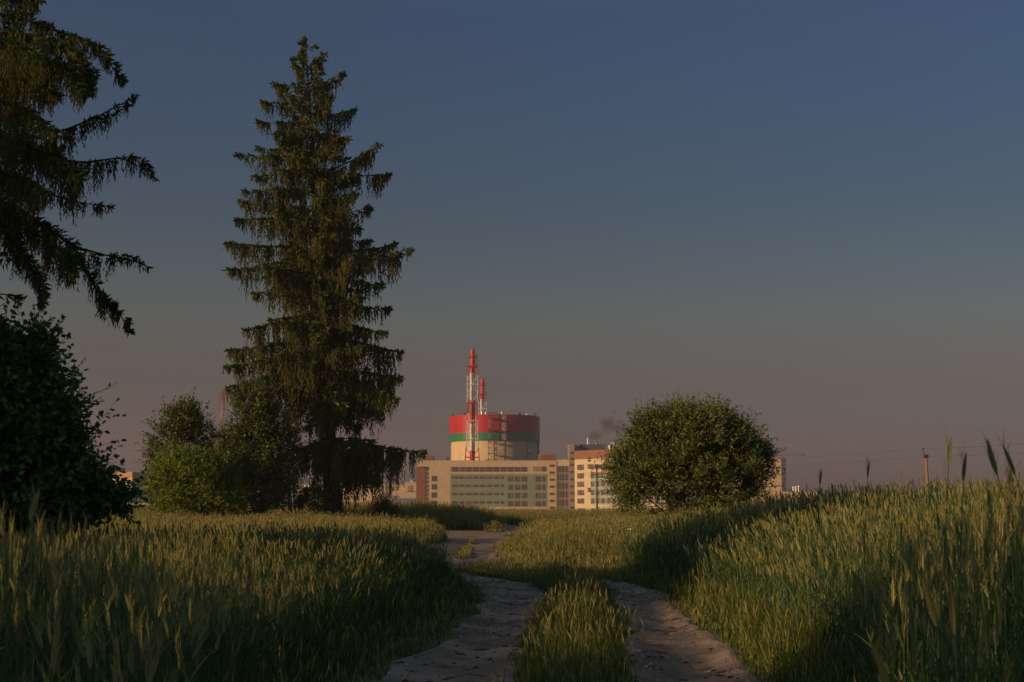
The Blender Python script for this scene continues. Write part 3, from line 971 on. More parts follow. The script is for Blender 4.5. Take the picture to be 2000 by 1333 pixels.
nb([(-180, 40), (0, 22), (60, 40), (110, 62), (180, 85), (215, 120), (237, 158)], 62, -1, 1.5)
nb([(-180, 70), (0, 60), (80, 75), (140, 100), (175, 140), (168, 185)], 60, -2, 1.5)
nb([(-180, 20), (-20, -10), (50, 5), (80, -4)], 60, -1, 1.6)
nb([(-180, 60), (-20, 110), (60, 120), (130, 125), (160, 185)], 85, -2.5, 1.6)
nb([(-180, 130), (0, 150), (60, 160), (110, 185)], 90, -2, 1.6)
nb([(-180, 100), (0, 80), (40, 90), (90, 120)], 110, -3, 1.6)
nb([(-180, 290), (0, 272), (100, 268), (160, 240), (205, 222), (262, 190)], 85, -.5, 1.35)
nb([(-180, 270), (0, 280), (60, 300), (120, 318), (190, 318), (250, 305), (285, 320), (297, 348)], 66, .5, 1.25)
nb([(-180, 250), (-20, 262), (80, 290), (140, 330), (150, 350)], 100, -2.5, 1.5)
nb([(-180, 330), (0, 340), (70, 370), (140, 395), (190, 400), (215, 405)], 50, 0, 1.1)
nb([(-180, 360), (0, 385), (60, 425), (110, 455), (150, 488), (190, 500), (235, 498), (262, 505), (284, 522)], 62, -.5, 1.35)
nb([(-180, 370), (0, 400), (50, 440), (100, 480), (130, 500), (140, 540)], 80, -2, 1.6)
nb([(110, 455), (150, 490), (172, 530), (192, 572), (222, 600), (245, 625), (250, 650)], 40, -.3, 1.5, r0=.02, side=.35)
nb([(-180, 380), (0, 420), (20, 470), (60, 520), (80, 560), (78, 600)], 50, -1.5, 1.6)
nb([(-180, 180), (-20, 190), (50, 215), (110, 260)], 100, -2.6, 1.3)
nb([(-180, 310), (-20, 330), (40, 350), (90, 380)], 90, -2.8, 1.5)
nb([(-180, 330), (-20, 290), (50, 285), (120, 290)], 110, 1.0, 1.5)
# the rest of the tree outside the frame
zz = 3.0
while zz < 17:
    for k in range(4):
        az = random.uniform(0, 2 * math.pi)
        R = (17.5 - zz) * 0.22 + 0.3
        if math.cos(az) > 0.1 and zz > 4.6:
            R = min(R, 1.6)
        if zz <= 4.6: R = min(R, 1.5)
        a = Vector((nx_, YN, zz))
        tip = a + Vector((math.cos(az) * R, math.sin(az) * R, random.uniform(-.25, .05) * R))
        spruce_branch(pm, limbs, curve_pts(a, tip, .02, .1, 6, .02), lambda t: 0.7 * np.interp(t, [0, .2, 1], [.6, 1, .2]), 0.14, dens=.6, r0=.04, wk=.8)
    zz += 0.42
V, F = tube_mesh(limbs, 5)
np_mesh("limbs", V, [(F, 0)], M_bark, sp2)
pm.build("crown", [M_needle, M_curtain], sp2)

# ---- broad-leaved trees and bushes
def leafy(name, root, envs, ntwig, leafsize, mats_leaf, bark, label, cat, group=None, per=10, twl=0.5, elong=2.0, droopy=0.0, stems=5, surf=0.35, stem_r=0.05, up=0.4, clump=0.55):
    """envs: list of (centre Vector, (rx,ry,rz), weight) ellipsoids; twigs with alternating leaves grow outward in clumps"""
    t = empty(name, root, label, cat, group)
    pm = PlantMesh()
    cs = np.array([tuple(e[0]) for e in envs]); rs = np.array([e[1] for e in envs]); ws = np.array([e[2] for e in envs], float)
    ws /= ws.sum()
    # clump centres first, twigs around them: gives light and dark masses with gaps
    nc = max(12, ntwig // 26)
    k = rng.choice(len(envs), nc, p=ws)
    v = rng.normal(0, 1, (nc, 3)); v /= np.linalg.norm(v, axis=1)[:, None]
    rad_ = (surf + (1 - surf) * rng.random(nc) ** 0.5)[:, None]
    C = cs[k] + v * rs[k] * rad_
    D0 = v.copy()
    ci = rng.integers(0, nc, ntwig)
    cr_ = np.mean(rs) * clump
    P = C[ci] + rng.normal(0, 1, (ntwig, 3)) * cr_ * 0.42
    # keep inside union of the ellipsoids (a little slack gives the uneven outline)
    q = np.min((((P[:, None] - cs[None]) / rs[None]) ** 2).sum(2), 1)
    ok = (q < rng.uniform(0.70, 1.08, ntwig) ** 2) & (P[:, 2] > root[2] + 0.05)
    P, ci = P[ok], ci[ok]
    n = len(P)
    D = D0[ci] + rng.normal(0, 0.5, (n, 3)); D[:, 2] += up
    D /= np.linalg.norm(D, axis=1)[:, None]
    # long leading shoots break the outline
    nsh = int(n * 0.16)
    ks = rng.choice(len(envs), nsh, p=ws)
    vv = rng.normal(0, 1, (nsh, 3)); vv[:, 2] += 0.35; vv /= np.linalg.norm(vv, axis=1)[:, None]
    Ps = cs[ks] + vv * rs[ks] * rng.uniform(0.86, 1.0, (nsh, 1))
    inside = np.min((((Ps[:, None] - cs[None]) / rs[None]) ** 2).sum(2), 1) > 0.80
    Ps, vv = Ps[inside], vv[inside]
    m2 = (Ps[:, 2] > root[2] + 0.2)
    Ps, vv = Ps[m2], vv[m2]
    Ds = vv + rng.normal(0, .3, vv.shape); Ds[:, 2] += up; Ds /= np.linalg.norm(Ds, axis=1)[:, None]
    n0 = n
    P = np.concatenate([P, Ps]); D = np.concatenate([D, Ds]); n = len(P)
    # twig ribbon
    TL = twl * rng.uniform(0.5, 1.2, n)
    TL[n0:] *= 1.5
    s = np.cross(D, rng.normal(0, 1, (n, 3))); s /= np.linalg.norm(s, axis=1)[:, None]
    w = s * (leafsize * 0.07)
    pm.quads(np.stack([P - w, P + w, P + D * TL[:, None] + w * .4, P + D * TL[:, None] - w * .4], 1), 1)
    for j in range(per):
        f = (j + rng.uniform(0, .6, n)) / per
        f = np.clip(f + 0.08, 0, 1)
        b0 = P + D * (TL * f)[:, None]
        b0[:, 2] -= droopy * (TL * f) ** 2
        ld = np.cross(D, rng.normal(0, 1, (n, 3))); ld /= np.linalg.norm(ld, axis=1)[:, None]
        ld = ld * 0.8 + D * 0.55; ld[:, 2] -= droopy * 0.8
        ld /= np.linalg.norm(ld, axis=1)[:, None]
        nrm = np.cross(ld, rng.normal(0, 1, (n, 3))); nrm[:, 2] *= 0.6
        nrm /= np.linalg.norm(nrm, axis=1)[:, None]
        sz = leafsize * rng.uniform(0.55, 1.2, n)
        L = ld * sz[:, None]; wv = nrm * (sz / elong * 0.5)[:, None]
        fold = np.cross(ld, nrm) * (sz * 0.08)[:, None]
        q4 = np.stack([b0, b0 + L * .45 + wv + fold, b0 + L, b0 + L * .45 - wv + fold], 1)
        pm.quads(q4, 0)
    pm.build("crown", [mats_leaf, bark], t)
    # stems reaching into the clumps
    paths = []
    R0 = Vector(root)
    for i in range(stems):
        c = Vector(C[rng.integers(0, nc)])
        a = R0 + Vector((random.uniform(-.12, .12), random.uniform(-.12, .12), -0.1))
        m1 = a.lerp(c, 0.35) + Vector((0, 0, 0.14 * (c - a).length))
        paths.append(([a, m1, a.lerp(c, .72) + Vector((0, 0, .08 * (c - a).length)), c], [stem_r, stem_r * .7, stem_r * .45, stem_r * .12]))
        for k2 in range(5):
            c2 = Vector(C[rng.integers(0, nc)])
            if (c2 - c).length < (c - a).length:
                st = m1.lerp(c, random.uniform(0, .7))
                paths.append(([st, st.lerp(c2, .5) + Vector((0, 0, .05)), c2], [stem_r * .4, stem_r * .25, stem_r * .07]))
    V, F = tube_mesh(paths, 6)
    np_mesh("trunk", V, [(F, 0)], bark, t, smooth=True)
    return t

def env(px, py, rpx, rpy, Y, w=1.0, ry=None):
    c = W(px, py, Y)
    k = Y / FPX
    return (c, (rpx * k, (ry if ry else rpx * k), rpy * k), w)
def groundpt(px, Y):
    x = W(px, 990, Y).x
    return (x, Y, float(terr(x, Y)))

M_willow = leaf_mat("willow_leaves", [(0.054, 0.0936, 0.0192), (0.12, 0.162, 0.0336), (0.228, 0.246, 0.072)], 0.25, nscale=0.6, island=0.7)
M_hazel = leaf_mat("hazel_leaves", [(0.045, 0.1125, 0.03), (0.075, 0.165, 0.042), (0.12, 0.21, 0.051)], 0.25, nscale=0.5, island=0.7)
M_yellowgreen = leaf_mat("bright_bush_leaves", [(0.0805, 0.1437, 0.0138), (0.1495, 0.23, 0.0207), (0.23, 0.3105, 0.0322)], 0.30, nscale=0.6, island=0.6)
M_birchleaf = leaf_mat("birch_leaves", [(0.040, 0.080, 0.016), (0.085, 0.13, 0.028), (0.19, 0.21, 0.065)], 0.25, nscale=0.5, island=0.8)

YB = 52.0
leafy("willow_bush", groundpt(1345, YB),
      [env(1345, 924, 140, 92, YB, 3), env(1300, 862, 70, 58, YB, 1.2), env(1370, 862, 90, 66, YB, 1.6), env(1430, 915, 76, 72, YB, 1.4), env(1238, 922, 58, 55, YB, .9), env(1262, 842, 26, 36, YB, .4), env(1325, 826, 56, 34, YB, .7), env(1390, 838, 46, 36, YB, .6), env(1440, 866, 40, 40, YB, .6), env(1474, 900, 30, 36, YB, .4), env(1262, 972, 62, 30, YB, .6), env(1440, 975, 58, 26, YB, .6)],
      14000, 0.13, M_willow, M_bark2, "broad round green bush standing alone right of the plant", "bush", per=8, twl=0.42, elong=2.6, stems=9, surf=0.45, clump=0.30, up=0.5)

YH = 21.0
leafy("hazel_bush", groundpt(40, YH),
      [env(-26, 870, 130, 150, YH, 3), env(14, 790, 80, 95, YH, 1.5), env(-16, 725, 80, 72, YH, 1.2), env(44, 950, 115, 90, YH, 2), env(99, 890, 52, 60, YH, .9), env(174, 965, 58, 22, YH, .30), env(72, 685, 22, 34, YH, .2), env(96, 765, 30, 30, YH, .25), env(129, 800, 30, 22, YH, .2), env(149, 862, 34, 20, YH, .22), env(-106, 850, 100, 170, YH, 1.6), env(-6, 1010, 110, 60, YH, 1.0), env(184, 925, 30, 14, YH, .12), env(209, 985, 26, 11, YH, .07), env(134, 985, 50, 30, YH, .25)],
      11000, 0.108, M_hazel, M_bark2, "large dark leafy bush in shade at the left edge below the near spruce", "bush", per=8, twl=0.36, elong=1.45, stems=9, surf=0.4, clump=0.42, up=0.2)

YC = 88.0
leafy("birch_tree", groundpt(360, YC + 1),
      [env(352, 870, 58, 70, YC + 1, 2), env(365, 822, 30, 36, YC + 1, .7), env(340, 835, 26, 26, YC + 1, .35), env(325, 895, 36, 40, YC + 1, .8), env(430, 900, 46, 60, YC + 1, 1.1)],
      3600, 0.17, M_birchleaf, M_bark2, "small loose-leaved birch behind the bright bush", "birch tree", per=6, twl=0.65, elong=1.5, stems=6, surf=0.25, clump=0.35, up=0.6)
leafy("birch_tree", groundpt(505, YC),
      [env(500, 870, 52, 110, YC, 2.5), env(490, 800, 32, 48, YC, .8), env(520, 930, 62, 70, YC, 1.6), env(540, 870, 42, 50, YC, .8), env(455, 900, 40, 60, YC, .9), env(500, 975, 70, 30, YC, .7)],
      8500, 0.16, M_birchleaf, M_bark2, "taller birch with glinting leaves beside the tall spruce", "birch tree", per=7, twl=0.55, elong=1.5, stems=7, surf=0.3, clump=0.36, up=0.4)
leafy("round_bush", groundpt(375, YC - 3),
      [env(370, 940, 82, 55, YC - 3, 2.2), env(345, 915, 48, 36, YC - 3, .8), env(415, 930, 50, 42, YC - 3, .8), env(310, 965, 34, 36, YC - 3, .5), env(440, 975, 46, 30, YC - 3, .6), env(375, 985, 92, 24, YC - 3, .8)],
      8000, 0.15, M_yellowgreen, M_bark2, "bright yellow-green bush low in front of the two birches", "bush", per=7, twl=0.4, elong=1.8, stems=7, surf=0.45, clump=0.32, up=0.4)
# pale bare birch trunk between the birch and the spruce
t = empty("birch_tree", groundpt(566, YC + 3), "pale bare birch trunk left of the spruce foot", "birch tree")
g = groundpt(566, YC + 3)
V, F = tube_mesh([([(g[0], g[1], g[2] - .1), W(566, 985, YC + 3), W(564, 940, YC + 3), W(562, 880, YC + 3)], [.16, .14, .12, .07]), ([(g[0] + .4, g[1], g[2] - .1), W(575, 980, YC + 3), W(573, 950, YC + 3), W(570, 890, YC + 3)], [.10, .09, .08, .04])], 8)
np_mesh("trunk", V, [(F, 0)], M_birch, t, smooth=True)
pm = PlantMesh()
leafy_pts = np.array([tuple(W(566 + rng.normal(0, 14), 890 + rng.normal(0, 22), YC + 3)) for _ in range(500)])
D = rng.normal(0, 1, leafy_pts.shape); D /= np.linalg.norm(D, axis=1)[:, None]
needle_sprigs(leafy_pts, D, np.full(500, .16), np.full(500, .1), 0, pm)
pm.build("crown", [M_birchleaf], t)
# low weeds at the foot of the spruce
for i, (px, pyt, Yw, lab) in enumerate([(618, 960, 90, "small leafy sapling left of the spruce trunk"), (748, 968, 93, "low weedy shrub right of the spruce foot")]):
    leafy("sapling", groundpt(px, Yw), [env(px, pyt + 15, 20, 26, Yw, 1), env(px + 5, pyt + 35, 26, 22, Yw, 1)], 420, 0.15, M_birchleaf, M_bark2, lab, "sapling", per=6, twl=.45, stems=4, stem_r=.02, surf=.2)

# trees standing outside the left edge; their long evening shadows cross the track
def shade_tree(x, y, r, h, lab):
    z0 = float(terr(x, y))
    leafy("lime_tree", (x, y, z0), [(Vector((x, y, z0 + h * .55)), (r, r, h * .45), 2), (Vector((x + r * .3, y, z0 + h * .35)), (r * .9, r * .9, h * .3), 1)],
          2600, 0.30, M_hazel, M_bark2, lab, "tree", group="trees left of the frame", per=6, twl=.8, elong=1.5, stems=7, stem_r=.16, surf=.3, clump=.4)
shade_tree(-18.5, 14.0, 3.2, 9.5, "broad tree beyond the left edge shading the dark bush")
shade_tree(-27.0, 11.0, 3.4, 10.0, "second broad tree beyond the left edge behind the first")
shade_tree(-12.0, -2.4, 1.5, 4.6, "low broad tree left of the camera shading the near rye")
shade_tree(-14.0, 1.2, 1.5, 5.3, "slim unseen tree added left of the camera to shade the near rye")  # unseen tree, added for the shade it throws across the near field

# ------------------------------------------------------------------ the plant buildings
M_beige = panel_mat("beige_panels", (0.493, 0.387, 0.264), 1.2, 1.2, 0.80)
M_cream = panel_mat("cream_panels", (0.528, 0.440, 0.282), 1.2, 1.2, 0.85)
M_teal = panel_mat("green_panels", (0.185, 0.255, 0.185), 1.2, 1.2, 0.82)
M_teal2 = panel_mat("turquoise_panels", (0.229, 0.370, 0.290), 1.2, 1.2, 0.88)
M_brown = panel_mat("brown_panels", (0.229, 0.092, 0.057), 1.2, 0.6, 0.75)
M_terra = panel_mat("terracotta_panels", (0.370, 0.194, 0.114), 2.4, 0.9, 0.82)
M_greyp = panel_mat("grey_panels", (0.29, 0.235, 0.21), 1.2, 1.2, 0.82)
M_mauve = panel_mat("mauve_panels", (0.26, 0.19, 0.17), 1.2, 1.5, 0.8)
M_slate = panel_mat("dark_blue_panels", (0.07, 0.085, 0.115), 1.5, 3.0, 0.7)
M_bluegrey = panel_mat("blue_grey_panels", (0.16, 0.18, 0.23), 1.5, 6.0, 0.75)
M_conc = panel_mat("concrete_panels", (0.528, 0.414, 0.264), 2.4, 40.0, 0.86)
M_red = panel_mat("red_band_panels", (0.370, 0.011, 0.021), 1.8, 40.0, 0.82, rough=0.4)
M_green = panel_mat("green_band_panels", (0.014, 0.150, 0.066), 1.8, 40.0, 0.8, rough=0.4)
M_glass = mat("window_glass", (0.10, 0.085, 0.085), 0.25, 0.5)
M_glass_l = mat("pale_curtain_glass", (0.20, 0.175, 0.16), 0.2, 0.5)
M_curtain_w = mat("window_blind", (0.16, 0.12, 0.11), 0.6, 0.4)
M_frame = mat("window_frame", (0.16, 0.125, 0.115), 0.6)
M_roof = mat("roof_felt", (0.09, 0.08, 0.075), 0.9, var=0.2, scale=0.3)
M_steel = mat("dark_steel", (0.055, 0.05, 0.055), 0.6, 0.4, metal=0.3)
M_white = mat("white_paint", (0.598, 0.563, 0.528), 0.5)
M_redp = mat("red_paint", (0.40, 0.028, 0.020), 0.45)
M_galv = mat("bright_metal_duct", (0.80, 0.76, 0.72), 0.3, 0.5, metal=0.5)
M_grey = mat("grey_equipment", (0.20, 0.19, 0.19), 0.6)
M_blueg = mat("blue_sheet", (0.05, 0.10, 0.15), 0.5)
M_mint = mat("pale_green_roof", (0.33, 0.42, 0.33), 0.6)
UP = Vector((0, 0, 1))

class Facade:
    """vertical wall plane through two ground points (seen left to right); n points at the camera side"""
    def __init__(self, A, B):
        self.A = Vector((A[0], A[1], 0)); B = Vector((B[0], B[1], 0))
        self.t = (B - self.A).normalized()
        self.n = Vector((self.t.y, -self.t.x, 0))
        if self.n.y > 0 and abs(self.n.y) > 0.01: self.n = -self.n
        self.len = (B - self.A).length
    def sz(self, px, py):
        C = Vector((0, 0, EYE))
        d = W(px, py, 100) - C
        k = (self.A - C).dot(self.n) / d.dot(self.n)
        p = C + d * k
        return (p - self.A).dot(self.t), p.z
    def P(self, s, z, o=0):
        return self.A + self.t * s + UP * z + self.n * o
    def box(self, mb, s0, s1, z0, z1, o0, o1):
        mb.box(self.P(s0, z0, o0), self.t * (s1 - s0), self.n * (o1 - o0), UP * (z1 - z0))
    def pbox(self, mb, x0, y0, x1, y1, o0, o1):
        ym = 950
        s0, _ = self.sz(x0, ym); s1, _ = self.sz(x1, ym)
        _, z1 = self.sz((x0 + x1) / 2, y0); _, z0 = self.sz((x0 + x1) / 2, y1)
        self.box(mb, s0, s1, z0, z1, o0, o1)
        return s0, s1, z0, z1
    def window(self, x0, y0, x1, y1, parent, cols=2, o=0.03, name='window', blind=0.0, glass=None):
        ym = 950
        s0, _ = self.sz(x0, ym); s1, _ = self.sz(x1, ym)
        _, z1 = self.sz((x0 + x1) / 2, y0); _, z0 = self.sz((x0 + x1) / 2, y1)
        mb = MB()
        mb.cur = 0
        self.box(mb, s0, s1, z0, z1, o - 0.01, o + 0.06)
        w = s1 - s0
        mb.cur = 1
        fw = 0.10
        self.box(mb, s0 - fw, s1 + fw, z1, z1 + fw, o - 0.01, o + 0.20)
        self.box(mb, s0 - fw, s1 + fw, z0 - fw, z0, o - 0.01, o + 0.24)
        self.box(mb, s0 - fw, s0, z0, z1, o - 0.01, o + 0.20)
        self.box(mb, s1, s1 + fw, z0, z1, o - 0.01, o + 0.20)
        for c in range(1, cols):
            sm = s0 + w * c / cols
            self.box(mb, sm - 0.07, sm + 0.07, z0, z1, o + 0.062, o + 0.14)
        if random.random() < blind:
            mb.cur = 2
            c = random.randrange(cols)
            h = random.uniform(.4, 1.0)
            self.box(mb, s0 + w * c / cols + .08, s0 + w * (c + 1) / cols - .08, z1 - (z1 - z0) * h, z1 - .02, o + 0.062, o + 0.075)
        return mb.build(name, [glass or M_glass, M_frame, M_curtain_w], parent)

def block(F, s0, s1, z0, z1, depth, name, m, parent, o=0.0):
    mb = MB()
    F.box(mb, s0, s1, z0, z1, o - depth, o)
    return mb.build(name, m, parent)

GZ = -0.3
# ---- main administrative building
Y0 = 760.0
F0 = Facade((W(835, 950, Y0).x, Y0), (W(1087, 950, Y0).x, Y0))
bl = empty("plant_building", F0.P(F0.len / 2, 0), "long beige office building with a green window panel in front of the reactor drum", "building")
sA, _ = F0.sz(815, 950); sA2, _ = F0.sz(838, 950); sB, _ = F0.sz(1087, 950)
_, ztop = F0.sz(950, 901)
_, zlow = F0.sz(825, 912)
block(F0, sA2, sB, GZ, ztop, 24, "wall", M_beige, bl)
mb = MB(); F0.box(mb, sA, sA2, zlow, ztop, -24, 0); mb.build("wall", M_beige, bl)
mb = MB(); F0.box(mb, F0.sz(812.7, 950)[0], F0.sz(830, 950)[0], GZ, zlow - 0.02, -22, -1.2); mb.build("brown_wall", M_brown, bl)
mb = MB(); F0.box(mb, F0.sz(830, 950)[0], sA2 - 0.01, GZ, zlow - 0.02, -22, -1.5); mb.build("wall", M_greyp, bl)
y = 914.5
while y < 1000:
    F0s = F0
    for c in range(2):
        x0 = 831 + c * 3.3
        w_ = MB()
        s0, s1 = F0.sz(x0, 950)[0], F0.sz(x0 + 2.6, 950)[0]
        z1, z0 = F0.sz(834, y)[1], F0.sz(834, y + 5.6)[1]
        F0.box(w_, s0, s1, z0, z1, -1.48, -1.35)
        w_.cur = 1
        F0.box(w_, s0, s1, (z0 + z1) / 2 - .06, (z0 + z1) / 2 + .06, -1.34, -1.27)
        w_.build("window", [M_glass, M_frame], bl)
    y += 8.1
mb = MB(); F0.box(mb, sA + 0.3, sB - 0.3, ztop + 0.004, ztop + 0.12, -23.7, -0.4); mb.build("roof", M_roof, bl)
mb = MB(); F0.box(mb, sA, sB, ztop + 0.001, ztop + 0.35, -0.35, 0.06); mb.build("parapet", M_beige, bl)
# coloured fields
def field(F, x0, y0, x1, y1, m, o, name, parent):
    mb = MB(); F.pbox(mb, x0, y0, x1, y1, -0.02, o); return mb.build(name, m, parent)
field(F0, 879.5, 926, 1069, 990, M_teal, 0.05, "green_panel", bl)
field(F0, 879.5, 912.3, 1028.5, 921.6, M_mauve, 0.05, "window_band", bl)
field(F0, 1041, 911.5, 1068.5, 921, M_mauve, 0.05, "window_band", bl)
field(F0, 897, 995.8, 1028.5, 1004, M_mauve, 0.05, "window_band", bl)
field(F0, 1046, 995.6, 1069, 1004, M_mauve, 0.05, "window_band", bl)
ROWS = [(930.8, 940.8), (947, 956.8), (963.2, 973), (979.5, 989)]
# top row and ground row
for k in range(11):
    x0 = 800 + (310 + 50.1 * k) / 3.7
    F0.window(x0, 912.9, x0 + 9.0, 921.2, bl, o=0.07, blind=.35)
for k in range(3, 11):
    x0 = 800 + (310 + 50.1 * k) / 3.7
    F0.window(x0, 996.3, x0 + 9.0, 1004, bl, o=0.07, blind=.35)
F0.window(1059.5, 912, 1064, 920.8, bl, cols=1, o=0.07)
for x0, x1 in ((1047, 1056), (1060, 1067)):
    F0.window(x0, 996.1, x1, 1004, bl, o=0.07, blind=.3)
for (ya, yb) in ROWS:
    mb = MB(); F0.pbox(mb, 884, ya - .3, 983.5, ya + 4.7, 0.052, 0.075); mb.build("window_band", M_mauve, bl)
    if ya > 935:
        mb = MB(); F0.pbox(mb, 884, ya - 4.3, 983, ya - 3.6, 0.052, 0.12); mb.build("trim", M_mauve, bl)
    for k in range(8):
        x0 = 800 + (310 + 50.1 * k) / 3.7
        F0.window(x0, ya, x0 + (8.6 if k < 7 else 4.3), ya + 4.0, bl, cols=2 if k < 7 else 1, o=0.077, blind=.5)
    for x0, x1 in ((992, 1028.5), (1041, 1065)):
        mb = MB(); F0.pbox(mb, x0 - .3, ya, x1, yb, 0.052, 0.075); mb.build("window_band", M_mauve, bl)
    for x0, x1, c in ((992.3, 1000.6, 2), (1006, 1014.5, 2), (1019.5, 1028, 2), (1046.3, 1055, 2), (1059.5, 1063.7, 1)):
        F0.window(x0, ya + .2, x1, yb - .2, bl, cols=c, o=0.077, blind=.4)
    F0.window(843.3, ya - .6, 852.2, yb - 1, bl, o=0.03, cols=2)
for yy in (908, 921.6, 935.4, 949.2, 963.2, 977, 990.4, 1001.5):
    F0.window(1074, yy, 1082, yy + 3.6, bl, cols=2, o=0.03)
# roof boxes
_, zb = F0.sz(1070, 887.5)
mb = MB(); mb.box((W(1054.5, 890, 775).x, 766, ztop), ((1085 - 1054.5) / FPX * 770, 0, 0), (0, 14, 0), (0, 0, zb - ztop)); pent = mb.build("roof_housing", M_brown, bl)
mb = MB()
for k in range(6):
    mb.bar((W(1085.7, 890, 766).x, 766.2, ztop + k * .9), (W(1087.2, 890, 766).x, 766.2, ztop + k * .9), .05)
for xx in (1085.7, 1087.2):
    mb.bar((W(xx, 890, 766).x, 766.2, ztop), (W(xx, 890, 766).x, 766.2, zb + 1), .07)
mb.build("ladder", M_steel, pent)
mb = MB(); mb.box((W(829, 890, 768).x, 766, ztop), ((846 - 829) / FPX * 768, 0, 0), (0, 12, 0), (0, 0, F0.sz(838, 889)[1] - ztop)); mb.build("roof_housing", M_brown, bl)
for xx, w_, h_ in ((874, 3.0, 2.8), (848.5, .8, 2.2), (952, 5, 1.2)):
    x_ = W(xx, 900, 764).x
    mb = MB(); mb.lathe((x_, 765, ztop), [(w_ * .16, 0), (w_ * .16, h_ * .6), (w_ * .28, h_ * .62), (w_ * .25, h_ * .75), (0, h_ * .8)], 10); mb.build("roof_vent", M_steel, bl)
# entrance canopy
mb = MB(); F0.pbox(mb, 899, 998.2, 916, 999.2, 0.08, 3.5); F0.pbox(mb, 914, 996.4, 922, 1003, 0.08, 2.5); mb.build("entrance_canopy", M_grey, bl)

# ---- connecting block, stair tower and cream wing
c1 = W(1087.2, 950, 760.3); F1 = Facade((c1.x, 760.3), (W(1111.5, 950, 760.3).x, 760.3))
lk = empty("plant_building", F1.P(F1.len / 2, 0), "narrow glazed link with a cream top between the office block and the stair tower", "building")
_, zt1 = F1.sz(1100, 898.5)
block(F1, 0.02, F1.len, GZ, zt1, 20, "wall", M_cream, lk)
mb = MB(); F1.pbox(mb, 1089, 911, 1111.2, 1004, -0.01, .06); mb.build("glazing_backing", M_greyp, lk)
for ya in (912.5, 928, 945, 961.5, 978, 995):
    for (x0, x1, c) in ((1090, 1097.5, 3), (1099.5, 1111, 4)):
        F1.window(x0, ya, x1, ya + 9.0, lk, cols=c, o=.07, blind=.3, glass=M_glass_l)
mb = MB()
for xx in (1089, 1093.8, 1098.5, 1105, 1111):
    F1.pbox(mb, xx - .25, 911, xx + .25, 1004, .30, .45)
for yy in np.arange(911, 1003, 8.3):
    s0, s1 = F1.sz(1089, 950)[0], F1.sz(1111.2, 950)[0]
    z = F1.sz(1100, yy)[1]
    F1.box(mb, s0, s1, z - .08, z + .08, .28, .42)
mb.build("mullions", M_frame, lk)
mb = MB(); F1.pbox(mb, 1101, 894.3, 1107, 898.4, -6, -3); F1.pbox(mb, 1099, 895.6, 1101, 898.4, -5, -4); mb.build("roof_unit", M_grey, lk)

F2 = Facade((W(1111.5, 950, 757).x, 757), (W(1122.5, 950, 757).x, 757))
tw = empty("stair_tower", F2.P(F2.len / 2, 0), "grey-beige stair tower with a dark blue penthouse behind the cream wing", "tower")
_, zt2 = F2.sz(1117, 868)
block(F2, 0, F2.len, GZ, zt2, 16, "wall", M_greyp, tw)
sR, _ = F2.sz(1133, 950)
mb = MB(); F2.box(mb, F2.len + .01, sR, F2.sz(1125, 905)[1], zt2 - .01, -16, -3); mb.build("wall", M_greyp, tw)
sR2, _ = F2.sz(1182, 950)
mb = MB(); F2.box(mb, sR + .01, sR2, F2.sz(1150, 905)[1], F2.sz(1150, 867.8)[1], -18, -4); mb.build("penthouse", M_slate, tw)
for ya in (883, 894.5, 906, 920.4, 934.5, 948.5, 962, 976, 990):
    F2.window(1114.2, ya, 1119.2, ya + 3.6, tw, cols=2, o=.03)
for xx, w_, h_, m_ in ((1148, .55, 3.2, M_galv), (1165, .7, 1.6, M_grey)):
    p = W(xx, 868, 770)
    mb = MB(); zr = F2.sz(1150, 867.8)[1]; mb.lathe((p.x, 768, zr), [(w_, 0), (w_, h_), (w_ * 1.3, h_), (w_ * .6, h_ * 1.25), (0, h_ * 1.25)], 12); mb.build("roof_vent", m_, tw)

A3, B3 = (W(1122.5, 950, 756).x, 756), (W(1300, 950, 706).x, 706)
F3 = Facade(A3, B3)
wg = empty("plant_building", F3.P(F3.len / 2, 0), "bright cream wing with a brown top storey turned to the sun behind the bush", "building")
_, zt3 = F3.sz(1122.6, 898); _, zt3b = F3.sz(1122.6, 881.3)
block(F3, 0.02, F3.len, GZ, zt3, 18, "wall", M_cream, wg)
mb = MB(); F3.box(mb, 0.02, F3.len, zt3 + .002, zt3b, -17.9, 0.06); mb.build("brown_attic", M_brown, wg)
mb = MB(); F3.box(mb, .4, F3.len - .4, zt3b + .003, zt3b + .1, -17.5, -.3); mb.build("roof", M_roof, wg)
def prow(y_left, x):     # a level line on the turned wall, given its height at the left edge
    z = F3.sz(1130, y_left)[1]
    d0 = W(x, 950, 100) - Vector((0, 0, EYE))
    lo, hi = 800.0, 1100.0
    for _ in range(40):
        m_ = (lo + hi) / 2
        if F3.sz(x, m_)[1] > z: lo = m_
        else: hi = m_
    return (lo + hi) / 2
lv = [(908.5, 918.2), (925.3, 934.8), (941.5, 951), (957.8, 967.4), (974.3, 983.5), (993.8, 1002.5)]
